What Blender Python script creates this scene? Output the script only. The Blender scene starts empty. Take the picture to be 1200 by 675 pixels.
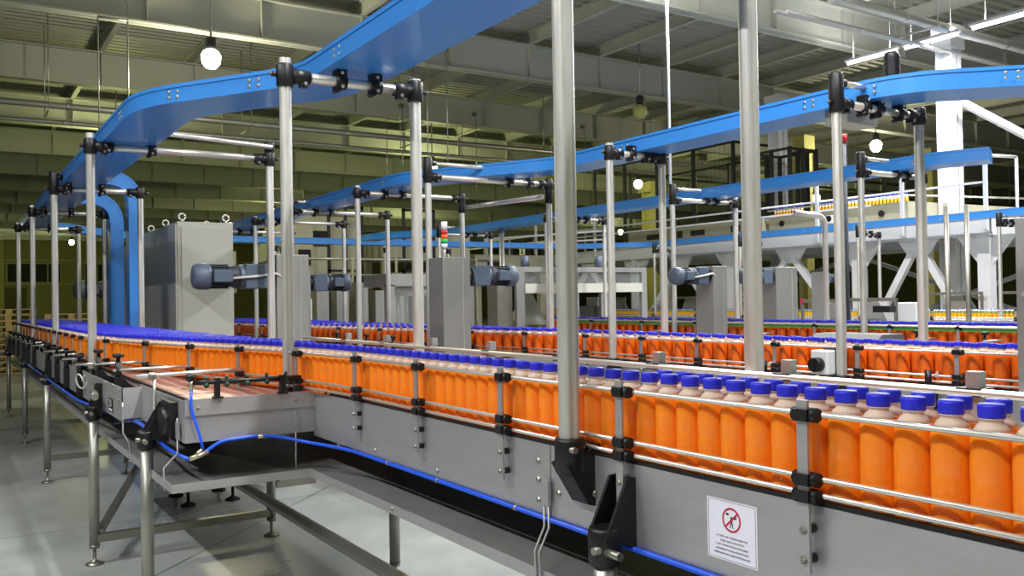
import bpy, math, random
from mathutils import Vector, Matrix
random.seed(7)
PI = math.pi
SC = bpy.context.scene
COL = SC.collection
HC = 1.65            # camera height above the floor

# ------------------------------------------------------------------ materials
def lin(c):
    return tuple(((v/255)/12.92 if v/255 <= .04045 else ((v/255+.055)/1.055)**2.4) for v in c)
def mat(name, rgb, rough=.5, metal=0, noise=0, nscale=8, bump=0, bscale=40, coat=0, trans=0, ior=1.45,
        stretch=(1,1,1), spec=.5, sss=0, alpha=1, rvar=0):
    m = bpy.data.materials.new(name); m.use_nodes = True
    nt = m.node_tree; b = nt.nodes['Principled BSDF']
    c = lin(rgb)
    b.inputs['Base Color'].default_value = (*c, 1)
    b.inputs['Roughness'].default_value = rough
    b.inputs['Metallic'].default_value = metal
    b.inputs['Coat Weight'].default_value = coat
    b.inputs['Coat Roughness'].default_value = .08
    b.inputs['Transmission Weight'].default_value = trans
    b.inputs['IOR'].default_value = ior
    b.inputs['Specular IOR Level'].default_value = spec
    b.inputs['Alpha'].default_value = alpha
    if sss:
        b.inputs['Subsurface Weight'].default_value = sss
        b.inputs['Subsurface Radius'].default_value = (.05, .02, .004)
    if noise or bump or rvar:
        tc = nt.nodes.new('ShaderNodeTexCoord'); mp = nt.nodes.new('ShaderNodeMapping')
        mp.inputs['Scale'].default_value = stretch
        nt.links.new(tc.outputs['Object'], mp.inputs['Vector'])
        n = nt.nodes.new('ShaderNodeTexNoise'); n.inputs['Scale'].default_value = nscale
        n.inputs['Detail'].default_value = 5
        nt.links.new(mp.outputs[0], n.inputs['Vector'])
        if noise:
            mx = nt.nodes.new('ShaderNodeMix'); mx.data_type = 'RGBA'
            mx.inputs['A'].default_value = (*[v*(1-noise) for v in c], 1)
            mx.inputs['B'].default_value = (*[min(1, v*(1+noise)) for v in c], 1)
            nt.links.new(n.outputs['Fac'], mx.inputs['Factor'])
            nt.links.new(mx.outputs['Result'], b.inputs['Base Color'])
        if rvar:
            mr = nt.nodes.new('ShaderNodeMapRange')
            mr.inputs['To Min'].default_value = rough-rvar; mr.inputs['To Max'].default_value = rough+rvar
            nt.links.new(n.outputs['Fac'], mr.inputs['Value'])
            nt.links.new(mr.outputs[0], b.inputs['Roughness'])
        if bump:
            n2 = nt.nodes.new('ShaderNodeTexNoise'); n2.inputs['Scale'].default_value = bscale
            nt.links.new(mp.outputs[0], n2.inputs['Vector'])
            bp = nt.nodes.new('ShaderNodeBump'); bp.inputs['Strength'].default_value = bump
            bp.inputs['Distance'].default_value = .01
            nt.links.new(n2.outputs['Fac'], bp.inputs['Height'])
            nt.links.new(bp.outputs[0], b.inputs['Normal'])
    return m
def emit(name, rgb, s):
    m = bpy.data.materials.new(name); m.use_nodes = True
    b = m.node_tree.nodes['Principled BSDF']
    b.inputs['Base Color'].default_value = (*lin(rgb), 1)
    b.inputs['Emission Color'].default_value = (*lin(rgb), 1)
    b.inputs['Emission Strength'].default_value = s
    return m

M = {}
M['steel'] = mat('brushed stainless plate', (182,181,182), .46, .72, noise=.1, nscale=5, bump=.05, bscale=60, stretch=(1,1,6), rvar=.08)
M['post'] = mat('stainless tube', (206,205,200), .42, .6, noise=.16, nscale=9, stretch=(3,3,.6), rvar=.07)
M['chrome'] = mat('polished round bar', (222,220,214), .32, .75)
M['steeld'] = mat('dull leg steel', (150,148,140), .4, .85, noise=.2, nscale=7)
M['legs'] = mat('dull leg tube', (160,160,152), .4, .7, noise=.15, nscale=8, rvar=.06)
M['machd'] = mat('dull beige casing', (148,146,126), .5)
M['cover'] = mat('matt grey cover sheet', (104,106,102), .6, .2)
M['redl'] = mat('red lamp lens', (190,20,28), .4)
M['box'] = mat('stainless drive casing', (168,168,166), .42, .7, noise=.08, nscale=3, rvar=.05)
M['tray'] = mat('wet dull drip tray', (132,132,130), .34, .25, noise=.25, nscale=3, rvar=.14)
M['black'] = mat('black moulded plastic', (22,22,24), .42)
M['rubber'] = mat('black rubber', (16,16,17), .7)
M['blue'] = mat('blue lacquered sheet', (58,134,214), .34, 0, coat=.25)
M['cabinet'] = mat('light grey cabinet paint', (178,178,168), .5, 0, noise=.03)
M['motor'] = mat('blue grey motor paint', (80,92,108), .45)
M['motord'] = mat('dark ribbed motor shell', (44,50,60), .5)
M['white'] = mat('white steel paint', (218,220,222), .5)
M['beam'] = mat('pale grey beam paint', (178,180,172), .6, 0, noise=.05, nscale=1.5)
M['deck'] = mat('galvanised roof deck', (160,160,150), .6, 0)
M['wall'] = mat('olive wall panel', (146,146,92), .8, 0, noise=.06, nscale=.6)
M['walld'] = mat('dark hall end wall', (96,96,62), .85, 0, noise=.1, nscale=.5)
M['yellowcol'] = mat('cream yellow column paint', (176,172,112), .6)
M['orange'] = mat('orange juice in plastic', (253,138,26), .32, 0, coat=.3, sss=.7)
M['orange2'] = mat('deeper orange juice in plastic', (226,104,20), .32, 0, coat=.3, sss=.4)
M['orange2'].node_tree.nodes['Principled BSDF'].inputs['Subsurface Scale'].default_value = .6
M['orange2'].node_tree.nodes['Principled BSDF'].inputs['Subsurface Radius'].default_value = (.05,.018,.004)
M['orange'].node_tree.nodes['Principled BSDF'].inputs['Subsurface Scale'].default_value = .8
M['clear'] = mat('clear bottle plastic', (252,228,206), .22, 0, trans=.3, ior=1.2)
M['cap'] = mat('violet blue cap', (42,46,205), .38)
M['hose'] = mat('blue air hose', (30,88,225), .35)
M['fitting'] = mat('brass nickel fitting', (205,195,165), .3, .9)
M['green'] = mat('green plastic', (78,140,58), .5)
M['greenn'] = mat('green spray nozzle', (14,62,40), .45)
M['wood'] = mat('raw pallet timber', (186,160,104), .8, 0, noise=.2, nscale=6, stretch=(1,8,8))
M['paper'] = mat('white label paper', (226,226,238), .6)
M['ink'] = mat('dark label ink', (52,50,62), .6)
M['red'] = mat('red print', (186,26,66), .5)
M['cable'] = mat('light grey cable', (196,194,184), .5)
M['fence'] = mat('black fence paint', (24,26,26), .5)
M['mach'] = mat('beige machine paint', (186,184,160), .5, 0, noise=.04)
M['yellow'] = mat('yellow label', (232,170,20), .5)
M['lime'] = mat('lime green label', (120,160,60), .5)
M['card'] = mat('white carton', (214,214,200), .7)
M['brown'] = mat('brown carton', (120,88,48), .8)
M['pipe'] = mat('bare galvanised pipe', (190,190,188), .35, .8)
M['shirt'] = mat('beige work shirt', (190,170,130), .8)
M['dark'] = mat('dark machine recess', (30,30,26), .7)
M['ltred'] = emit('red signal lens', (190,20,30), .15)
M['ltorg'] = emit('orange signal lens', (240,90,20), .15)
M['ltgrn'] = emit('green signal lens', (20,170,70), .15)
M['tube'] = emit('fluorescent tube glow', (236,232,255), 9)
M['bulb'] = emit('high bay lamp glow', (255,250,214), 14)
M['bulbw'] = emit('far high bay lamp glow', (246,236,255), 16)
M['off'] = mat('unlit lamp glass', (190,185,120), .3)
# glass
g = bpy.data.materials.new('guard window glass'); g.use_nodes = True
b = g.node_tree.nodes['Principled BSDF']
b.inputs['Base Color'].default_value = (.86,.9,.88,1); b.inputs['Roughness'].default_value = .04
b.inputs['Transmission Weight'].default_value = .9; b.inputs['IOR'].default_value = 1.1
M['glass'] = g
# wet plastic mat chain of the empty bed: pinkish, with fine cross links
def belt_mat():
    m = mat('pink wet mat chain', (172,128,116), .3, .1)
    nt = m.node_tree; b = nt.nodes['Principled BSDF']
    tc = nt.nodes.new('ShaderNodeTexCoord')
    w = nt.nodes.new('ShaderNodeTexWave'); w.wave_type='BANDS'; w.bands_direction='Y'; w.inputs['Scale'].default_value = 12
    w2 = nt.nodes.new('ShaderNodeTexWave'); w2.wave_type='BANDS'; w2.bands_direction='X'; w2.inputs['Scale'].default_value = 3.8
    w2.inputs['Distortion'].default_value = 1.2
    nt.links.new(tc.outputs['Object'], w.inputs[0]); nt.links.new(tc.outputs['Object'], w2.inputs[0])
    mx = nt.nodes.new('ShaderNodeMix'); mx.data_type='RGBA'
    mx.inputs['A'].default_value = (*lin((146,104,92)),1); mx.inputs['B'].default_value = (*lin((196,174,166)),1)
    pw = nt.nodes.new('ShaderNodeMath'); pw.operation='POWER'; pw.inputs[1].default_value = 9
    nt.links.new(w2.outputs['Fac'], pw.inputs[0]); nt.links.new(pw.outputs[0], mx.inputs['Factor'])
    nt.links.new(mx.outputs['Result'], b.inputs['Base Color'])
    bp = nt.nodes.new('ShaderNodeBump'); bp.inputs['Strength'].default_value=.4; bp.inputs['Distance'].default_value=.006
    nt.links.new(w.outputs['Fac'], bp.inputs['Height']); nt.links.new(bp.outputs[0], b.inputs['Normal'])
    return m
M['belt'] = belt_mat()
def floor_mat():
    m = mat('polished grey concrete', (152,156,152), .3, 0)
    nt = m.node_tree; b = nt.nodes['Principled BSDF']; L = nt.links.new
    tc = nt.nodes.new('ShaderNodeTexCoord')
    n = nt.nodes.new('ShaderNodeTexNoise'); n.inputs['Scale'].default_value=.9; n.inputs['Detail'].default_value=9; n.inputs['Roughness'].default_value=.62
    L(tc.outputs['Object'], n.inputs['Vector'])
    cr = nt.nodes.new('ShaderNodeValToRGB'); cr.color_ramp.elements[0].position=.3; cr.color_ramp.elements[1].position=.72
    cr.color_ramp.elements[0].color=(*lin((128,134,132)),1); cr.color_ramp.elements[1].color=(*lin((176,180,176)),1)
    L(n.outputs['Fac'], cr.inputs['Fac'])
    sp = nt.nodes.new('ShaderNodeSeparateXYZ'); L(tc.outputs['Object'], sp.inputs[0])
    def math_(op, a, bb=None):
        k = nt.nodes.new('ShaderNodeMath'); k.operation = op
        for i, v in enumerate((a, bb)):
            if v is None: continue
            if isinstance(v, (int, float)): k.inputs[i].default_value = v
            else: L(v, k.inputs[i])
        return k.outputs[0]
    j1 = math_('ABSOLUTE', math_('SUBTRACT', sp.outputs['Y'], 7.26))
    j2 = math_('ABSOLUTE', math_('SUBTRACT', math_('SUBTRACT', sp.outputs['Y'], sp.outputs['X']), 4.63))
    j = math_('MINIMUM', j1, math_('MULTIPLY', j2, .71))
    k = math_('LESS_THAN', j, .007)
    mx = nt.nodes.new('ShaderNodeMix'); mx.data_type='RGBA'; L(k, mx.inputs['Factor']); L(cr.outputs[0], mx.inputs['A'])
    mx.inputs['B'].default_value=(*lin((84,88,80)),1); L(mx.outputs['Result'], b.inputs['Base Color'])
    mr = nt.nodes.new('ShaderNodeMapRange'); mr.inputs['To Min'].default_value=.16; mr.inputs['To Max'].default_value=.46
    L(n.outputs['Fac'], mr.inputs['Value']); L(mr.outputs[0], b.inputs['Roughness'])
    return m
M['floor'] = floor_mat()

# ------------------------------------------------------------------ mesh helpers
OFF = {}
def wloc(o):
    return OFF.get(o.name, Vector((0,0,0))) if o else Vector((0,0,0))
class MB:
    def __init__(s): s.v=[]; s.f=[]; s.m=[]; s.sm=[]
    def add(s, vs, fs, mi=0, smooth=False):
        k=len(s.v); s.v += [Vector(v) for v in vs]
        for f in fs: s.f.append([i+k for i in f]); s.m.append(mi); s.sm.append(smooth)
        return s
    def box(s, x0,x1,y0,y1,z0,z1, mi=0):
        v=[(x,y,z) for x in (x0,x1) for y in (y0,y1) for z in (z0,z1)]
        return s.add(v,[(0,1,3,2),(4,6,7,5),(0,4,5,1),(2,3,7,6),(0,2,6,4),(1,5,7,3)],mi)
    def obox(s, c, ax, ay, az, mi=0):     # centre and three half-extent vectors
        c=Vector(c); ax,ay,az=map(Vector,(ax,ay,az))
        v=[c+i*ax+j*ay+k*az for i in (-1,1) for j in (-1,1) for k in (-1,1)]
        return s.add(v,[(0,1,3,2),(4,6,7,5),(0,4,5,1),(2,3,7,6),(0,2,6,4),(1,5,7,3)],mi)
    def beam(s, p0, p1, w, h, mi=0, up=(0,0,1)):
        p0=Vector(p0); p1=Vector(p1); d=(p1-p0); n=d.normalized(); u=Vector(up)
        sd=n.cross(u)
        if sd.length<1e-4: sd=Vector((1,0,0))
        sd.normalize(); uu=sd.cross(n)
        return s.obox((p0+p1)/2, d/2, sd*w/2, uu*h/2, mi)
    def tube(s, p0, p1, r, r1=None, seg=12, mi=0, caps=True):
        p0=Vector(p0); p1=Vector(p1); r1=r if r1 is None else r1
        n=(p1-p0).normalized(); a=n.orthogonal().normalized(); bb=n.cross(a)
        vs=[]
        for p,q in ((p0,r),(p1,r1)):
            for i in range(seg):
                t=2*PI*i/seg; vs.append(p+q*(math.cos(t)*a+math.sin(t)*bb))
        s.add(vs,[(i,(i+1)%seg,(i+1)%seg+seg,i+seg) for i in range(seg)],mi,True)
        if caps:
            k=len(s.v)-2*seg
            s.f += [[k+i for i in range(seg)][::-1],[k+seg+i for i in range(seg)]]; s.m+=[mi,mi]; s.sm+=[False,False]
        return s
    def path(s, pts, r, seg=8, mi=0):
        pts=[Vector(p) for p in pts]; n=len(pts)
        a=None; vs=[]
        for i,p in enumerate(pts):
            d=(pts[min(i+1,n-1)]-pts[max(i-1,0)]).normalized()
            if a is None: a=d.orthogonal().normalized()
            a=(a-d*a.dot(d)).normalized(); bb=d.cross(a)
            for k in range(seg):
                t=2*PI*k/seg; vs.append(p+r*(math.cos(t)*a+math.sin(t)*bb))
        fs=[(i*seg+k,i*seg+(k+1)%seg,(i+1)*seg+(k+1)%seg,(i+1)*seg+k) for i in range(n-1) for k in range(seg)]
        k0=len(s.v); s.add(vs,fs,mi,True)
        s.f += [[k0+i for i in range(seg)][::-1],[k0+(n-1)*seg+i for i in range(seg)]]; s.m+=[mi,mi]; s.sm+=[False,False]
        return s
    def lathe(s, prof, c, axis=(0,0,1), seg=16, mi=0, mis=None, smooth=True):
        c=Vector(c); n=Vector(axis).normalized(); a=n.orthogonal().normalized(); bb=n.cross(a)
        k0=len(s.v)
        for r,z in prof:
            for i in range(seg):
                t=2*PI*i/seg; s.v.append(c+n*z+r*(math.cos(t)*a+math.sin(t)*bb))
        for j in range(len(prof)-1):
            for i in range(seg):
                s.f.append([k0+j*seg+i,k0+j*seg+(i+1)%seg,k0+(j+1)*seg+(i+1)%seg,k0+(j+1)*seg+i])
                s.m.append(mis[j] if mis else mi); s.sm.append(smooth)
        L=len(prof)-1
        if prof[0][0]>1e-5: s.f.append([k0+i for i in range(seg)][::-1]); s.m.append(mis[0] if mis else mi); s.sm.append(False)
        if prof[L][0]>1e-5: s.f.append([k0+L*seg+i for i in range(seg)]); s.m.append(mis[-1] if mis else mi); s.sm.append(False)
        return s
    def prism(s, poly, d, mi=0):          # poly: list of 3D points, extruded by vector d
        n=len(poly); d=Vector(d); p=[Vector(q) for q in poly]
        return s.add(p+[q+d for q in p],[list(range(n))[::-1],[n+i for i in range(n)]]+[(i,(i+1)%n,(i+1)%n+n,i+n) for i in range(n)],mi)
    def wallpath(s, pts, z0, z1, t, mi=0):   # vertical sheet of thickness t along a plan polyline
        n=len(pts); P=[Vector((p[0],p[1],0)) for p in pts]; vs=[]
        for i,p in enumerate(P):
            d=(P[min(i+1,n-1)]-P[max(i-1,0)]).normalized(); sd=Vector((-d.y,d.x,0))*t/2
            for q in (p+sd,p-sd):
                for z in (z0,z1): vs.append((q.x,q.y,z))
        fs=[]
        for i in range(n-1):
            a=i*4; c=a+4
            fs += [(a,a+1,c+1,c),(a+2,c+2,c+3,a+3),(a+1,a+3,c+3,c+1),(a,c,c+2,a+2)]
        fs += [(0,2,3,1),(4*n-4,4*n-3,4*n-1,4*n-2)]
        return s.add(vs,fs,mi)
    def split(s, name, mats, parent=None, bevel=0):
        n=len(s.v); par=list(range(n))
        def find(a):
            while par[a]!=a: par[a]=par[par[a]]; a=par[a]
            return a
        for f in s.f:
            r=find(f[0])
            for i in f[1:]: par[find(i)]=r
        comp={}
        for k,f in enumerate(s.f): comp.setdefault(find(f[0]),[]).append(k)
        out=[]
        for fs in comp.values():
            q=MB(); idx={}
            for k in fs:
                g=[]
                for i in s.f[k]:
                    if i not in idx: idx[i]=len(q.v); q.v.append(s.v[i])
                    g.append(idx[i])
                q.f.append(g); q.m.append(s.m[k]); q.sm.append(s.sm[k])
            out.append(q.build(name,mats,parent,bevel))
        return out
    def build(s, name, mats, parent=None, bevel=0, loc=None):
        if not isinstance(mats,(list,tuple)): mats=[mats]
        base = Vector(loc) if loc is not None else wloc(parent)
        me=bpy.data.meshes.new(name)
        me.from_pydata([v-base for v in s.v],[],s.f)
        for m in mats: me.materials.append(m)
        me.polygons.foreach_set('material_index', s.m); me.polygons.foreach_set('use_smooth', s.sm)
        me.update()
        o=bpy.data.objects.new(name,me); COL.objects.link(o)
        if parent: o.parent=parent; o.location = base - wloc(parent)
        else: o.location = base
        OFF[o.name]=base
        if bevel:
            bv=o.modifiers.new('bevel','BEVEL'); bv.width=bevel; bv.segments=2; bv.limit_method='ANGLE'; bv.angle_limit=.8
        return o
def tag(o, label=None, cat=None, group=None, kind=None):
    if label: o['label']=label
    if cat: o['category']=cat
    if group: o['group']=group
    if kind: o['kind']=kind
    return o
def thing(name, loc, label, cat, group=None):
    o=bpy.data.objects.new(name,None); COL.objects.link(o); o.location=loc; o.empty_display_size=.1
    OFF[o.name]=Vector(loc)
    return tag(o,label,cat,group)
def bolt(mb, p, axis, r=.008, h=.007, mi=0):
    mb.lathe([(r,0),(r,h*.6),(r*.7,h)],p,axis,seg=6,mi=mi,smooth=False)
def smoothpath(pts, rad, n=8):
    """round the corners of a 3-D polyline"""
    P=[Vector(p) for p in pts]; out=[P[0]]
    for i in range(1,len(P)-1):
        a=(P[i-1]-P[i]); c=(P[i+1]-P[i]); r=min(rad,a.length*.48,c.length*.48)
        a.normalize(); c.normalize(); p0=P[i]+a*r; p2=P[i]+c*r
        for k in range(n+1):
            t=k/n; out.append(p0*(1-t)**2+P[i]*2*t*(1-t)+p2*t*t)
    out.append(P[-1]); return out
def resample(pts, step):
    P=[Vector(p) for p in pts]; out=[P[0].copy()]; acc=0
    for a,c in zip(P[:-1],P[1:]):
        L=(c-a).length; t=step-acc
        while t<=L:
            out.append(a+(c-a)*t/L); t+=step
        acc=L-(t-step)
    return out

# ------------------------------------------------------------------ the hall
def struct(name, mb, m, bevel=0):
    return tag(mb.build(name,m,bevel=bevel), kind='structure')
XL,XR,YB,YF = -22.0, 62.0, -9.0, 86.0
struct('floor', MB().box(XL-.3,XR+.3,YB-.3,YF+.3,-.3,0), M['floor'])
struct('wall_back', MB().box(XL,XR,YF,YF+.3,0,8.2), M['wall'])
struct('wall_left', MB().box(XL-.3,XL,YB,YF,0,8.2), M['wall'])
struct('wall_right', MB().box(XR,XR+.3,YB,YF,0,8.2), M['walld'])
struct('wall_front', MB().box(XL,XR,YB-.3,YB,0,8.2), M['wall'])
# end wall features : rail course, windows, big door
mb=MB()
for x in range(-20,60,6): mb.box(x,x+.35,YF-.25,YF,0,7.6)
mb.box(XL,XR,YF-.15,YF,5.55,5.7); mb.box(XL,XR,YF-.15,YF,3.5,3.6)
struct('trim_1', mb, M['yellowcol'])
for i,x in enumerate((-1.5,4.5,10.5)):
    w=MB().box(x,x+4.2,YF-.12,YF-.02,3.75,5.3)
    o=struct(f'window_{i+1}', w, M['dark'])
    f=MB()
    for k in range(5): f.box(x+k*1.03,x+k*1.03+.1,YF-.17,YF-.1,3.75,5.3)
    f.box(x-.1,x+4.3,YF-.17,YF-.1,5.3,5.4); f.box(x-.1,x+4.3,YF-.17,YF-.1,3.65,3.75)
    f.build('window_frame',M['yellowcol'],o)
struct('door_1', MB().box(-3,6,YF-.2,YF-.02,0,3.3), M['walld'])
# roof: corrugated deck over purlins over deep plate beams
ceil=bpy.data.objects.new('ceiling',None); COL.objects.link(ceil); tag(ceil,kind='structure'); OFF['ceiling']=Vector((0,0,0))
mb=MB(); ys=[]; y=YB
while y<YF:
    ys += [(y,8.16),(y+.14,8.16),(y+.17,8.23),(y+.25,8.23)]; y+=.28
k=len(ys); vs=[(XL,a,z) for a,z in ys]+[(XR,a,z) for a,z in ys]
mb.add(vs,[(i,i+1,k+i+1,k+i) for i in range(k-1)])
mb.build('roof_deck',M['deck'],ceil)
struct('trim_2', MB().box(XL-.3,XR+.3,YB-.3,YF+.3,8.3,8.5), M['deck'])
by=[0.7,6.4,12.1]+[17.8+5.7*i for i in range(12)]
for yb in by:
    mb=MB().box(XL,XR,yb-.012,yb+.012,7.0,7.85)
    mb.box(XL,XR,yb-.14,yb+.14,7.0,7.035); mb.box(XL,XR,yb-.14,yb+.14,7.82,7.85)
    x=XL+1.1
    while x<XR:
        mb.box(x-.008,x+.008,yb-.11,yb+.11,7.03,7.82); x+=2.2
    mb.build('roof_beam',M['beam'],ceil)
x=XL+1.1
while x<XR:
    mb=MB().box(x-.06,x+.06,YB,YF,7.85,7.87).box(x-.012,x+.012,YB,YF,7.86,8.16).box(x-.06,x+.06,YB,YF,8.13,8.16)
    mb.build('purlin',M['beam'],ceil); x+=2.2

# ------------------------------------------------------------------ lamps (real fixtures, light placed at the fixture, plus added uplights for the roof)
def light(kind,name,loc,energy,color,size=.3,size_y=None,rot=None,parent=None):
    l=bpy.data.lights.new(name,kind); l.energy=energy; l.color=color
    if kind=='AREA':
        l.shape='RECTANGLE'; l.size=size; l.size_y=size_y or size
    else: l.shadow_soft_size=size
    o=bpy.data.objects.new(name,l); COL.objects.link(o)
    base=wloc(parent); o.location=Vector(loc)-base
    if parent: o.parent=parent
    if rot: o.rotation_euler=rot
    return o
def highbay(x,y,z,lit,label,power=900,col=(1,.93,.62),grp='high bay lamps under the roof',mk='bulb'):
    t=thing('high_bay_lamp',(x,y,7.85),label,'lamp',grp)
    MB().tube((x,y,z+.42),(x,y,8.15),.02,seg=6).build('suspension_rod',M['pipe'],t)
    MB().lathe([(.09,.2),(.1,.24),(.1,.42),(.05,.44)],(x,y,z),seg=10).build('ballast_housing',M['motord'],t)
    MB().lathe([(.001,-.17),(.1,-.15),(.17,-.06),(.19,.08),(.15,.16),(.09,.2)],(x,y,z),seg=14).build('lamp_globe',M[mk] if lit else M['off'],t)
    if lit:
        light('POINT','lamp_light',(x,y,z-.4),power,col,.22,parent=t)
hb=[(4.4,17.4,6.37,1,'glowing high bay lamp above the blue duct bend at upper left'),
    (15.0,17.0,6.35,0,'unlit high bay lamp hanging beyond the upper middle of the hall'),
    (25.4,17.4,6.37,1,'glowing high bay lamp beside the white steel column')]
for x,y,z,l,s in hb: highbay(x,y,z,l,s,380 if l else 0)
far=[(14.8,28,6.37,'high bay lamp seen between the two crossbars of a blue duct frame'),
     (36,28,6.3,'high bay lamp seen above the platform conveyor at right'),
     (25.4,29,6.5,'high bay lamp deep in the hall over the black cage'),
     (4.4,28.5,6.4,'high bay lamp hidden above the blue duct runs at left'),
     (25.4,50,6.4,'high bay lamp seen low between thin posts left of centre'),
     (-2.0,60,6.4,'far high bay lamp on the left, above the end wall windows'),
     (8.0,72,6.3,'far high bay lamp just left of the blue drop ducts'),
     (1.5,74,6.3,'farthest left high bay lamp near the picture edge'),
     (14.8,46,6.4,'high bay lamp over the middle of the far hall'),
     (42,50,6.4,'high bay lamp far behind the platform legs')]
for x,y,z,s in far: highbay(x,y,z,1,s,230,(.96,1,.4),mk='bulbw' if y>55 else 'bulb')
def fluo(x,y,z,L,label,k=1):
    t=thing('fluorescent_lamp',(x,y,z+.08),label,'lamp','fluorescent lamps under the roof')
    MB().box(x-.06,x+.06,y,y+L,z+.03,z+.08).build('lamp_housing',M['white'],t)
    MB().tube((x,y+.04,z),(x,y+L-.04,z),.035,seg=8).build('lamp_tube',M['tube'],t)
    mb=MB()
    for k in (.15,.85): mb.tube((x,y+L*k,z+.08),(x,y+L*k,7.87),.006,seg=5)
    mb.split('hanger_wire',M['pipe'],t)
    light('AREA','lamp_light',(x,y+L/2,z-.06),175*L*k,(1,.985,1),.12,L,parent=t)
    light('AREA','added_roof_uplight',(x,y+L/2,z+.10),(22 if x>12 else 135)*L,(1,.985,.95),.1,L,rot=(PI,0,0),parent=t)  # extra upward fill light, added to brighten deck and beams
fl=[(16.0,9.16,6.47,1.15,'short lit fluorescent tube right of the black ribbed sensor tube',.4),
    (16.0,10.42,6.47,1.2,'short lit fluorescent tube left of the black ribbed sensor tube',.4),
    (16.0,7.1,6.5,1.85,'lit fluorescent tube at the right picture edge',.4),
    (9.6,8.6,6.6,2.4,'lit fluorescent tube cut by the top picture edge'),
    (9.6,5.2,6.6,2.4,'lit fluorescent tube above the second conveyor, out of view'),
    (9.6,1.8,6.6,2.4,'lit fluorescent tube above the aisle on the right'),
    (2.6,1.6,6.6,2.4,'lit fluorescent tube above the nearest conveyor',.25),
    (2.6,-2.0,6.6,2.4,'lit fluorescent tube above the camera aisle',.45),
    (-3.5,4.0,6.6,2.4,'lit fluorescent tube above the left aisle',2.0),
    (-3.5,-1.0,6.6,2.4,'lit fluorescent tube left behind the camera',1.5),
    (16.6,3.0,6.6,2.4,'lit fluorescent tube far right outside the picture')]
for a in fl: fluo(*a)

# ------------------------------------------------------------------ pipes, trapeze hangers
def pipe(x0,x1,y,z,r,label,hang=()):
    t=thing('overhead_pipe',(x0,y,z),label,'pipe')
    mb=MB().tube((x0,y,z),(x1,y,z),r,seg=12)
    mb.build('pipe_run',M['pipe'],t)
    cb=MB()
    xx=x0+2
    while xx<x1: cb.tube((xx,y,z),(xx+.05,y,z),r*1.12,seg=12); xx+=3.4
    cb.split('pipe_coupling',M['pipe'],t)
    for hx in hang:
        h=MB(); 
        h.tube((hx,y-.45,z-.12-r),(hx,y+.45,z-.12-r),.02,seg=6)
        for s in (-.42,.42): h.tube((hx,y+s,z-.2),(hx,y+s,8.15),.012,seg=5)
        h.build('trapeze_hanger',M['pipe'],t)
pipe(-20,34,22.3,6.2,.075,'bare silver pipe crossing the hall below the roof beams',(2.0,6.5,11,16,20.5,25))
pipe(-20,34,23.0,5.95,.05,'thin silver pipe hung just behind the thicker crossing pipe')
pipe(12.6,40,9.4,6.62,.095,'thick silver pipe at the upper right corner',(15.0,20))
pipe(12,40,10.1,6.5,.035,'upper one of the two thin pipes at upper right')
pipe(12,40,9.85,6.42,.035,'lower one of the two thin pipes at upper right')
def hangerpair(x,y,zb,label):
    t=thing('hanger_bracket',(x,y,7),label,'hanger','bare trapeze hangers on the roof beams')
    h=MB().tube((x-.5,y,zb),(x+.0,y,zb),.02,seg=6)
    h.tube((x-.5,y,zb),(x-.5,y,zb-2.3),.012,seg=5).tube((x,y,zb-2.3),(x,y,zb+.5),.014,seg=5)
    h.build('hanger_rod',M['pipe'],t)
    MB().box(x-.05,x+.05,y-.02,y+.15,zb+.4,zb+.5).build('beam_clamp',M['steeld'],t)
for x,y,s in ((2.9,17.4,'bare hanger under the beam at upper left'),(9.6,17.4,'bare hanger right of the near blue duct'),
              (13.8,23.2,'bare hanger behind the unlit lamp'),(18.0,23.2,'bare hanger above the long second blue duct'),
              (11.3,23.2,'bare hanger left of the tall near post')):
    hangerpair(x,y,6.9,s)
t=thing('drop_rod',(9.6,10.2,7.9),'thin white rod dropping from the roof to the middle duct','rod')
MB().tube((9.6,10.2,3.0),(9.6,10.2,8.1),.022,seg=8).build('rod',M['white'],t)

# columns
def column(x,y,w,m,label,haunch=True,h=7.0):
    t=thing('steel_column',(x,y,0),label,'column')
    mb=MB().box(x-w/2,x+w/2,y-w/2,y-w/2+.02,0,h).box(x-w/2,x+w/2,y+w/2-.02,y+w/2,0,h).box(x-.01,x+.01,y-w/2,y+w/2,0,h)
    mb.build('shaft',M[m],t)
    MB().box(x-w*.7,x+w*.7,y-w*.7,y+w*.7,0,.03).build('base_plate',M[m],t)
    if haunch:
        MB().box(x-w*.75,x+w*.75,y-w*.6,y+w*.6,h-.5,h-.03).build('column_head',M[m],t)
column(17.03,10.0,.34,'white','white steel column at right rising through the platform')
MB_=MB()
column(18.9,15.9,.36,'white','slimmer white column seen above the middle blue duct')
column(22.5,31.0,.5,'yellowcol','yellowish column directly behind the tall near post')
column(28,31,.7,'yellowcol','yellowish column seen through the black cage')
column(29.0,24.0,.4,'yellowcol','yellowish column behind the platform legs')
column(24.5,19.5,.36,'yellowcol','yellowish column low behind the platform braces')
column(31.0,19.0,.4,'yellowcol','yellowish column right of the white platform column')
t=thing('roof_brace',(17.2,9.6,5.2),'white diagonal brace beside the white column','brace')
MB().beam((16.8,9.6,5.35),(18.6,8.6,4.3),.12,.12).build('brace_bar',M['white'],t)

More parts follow.
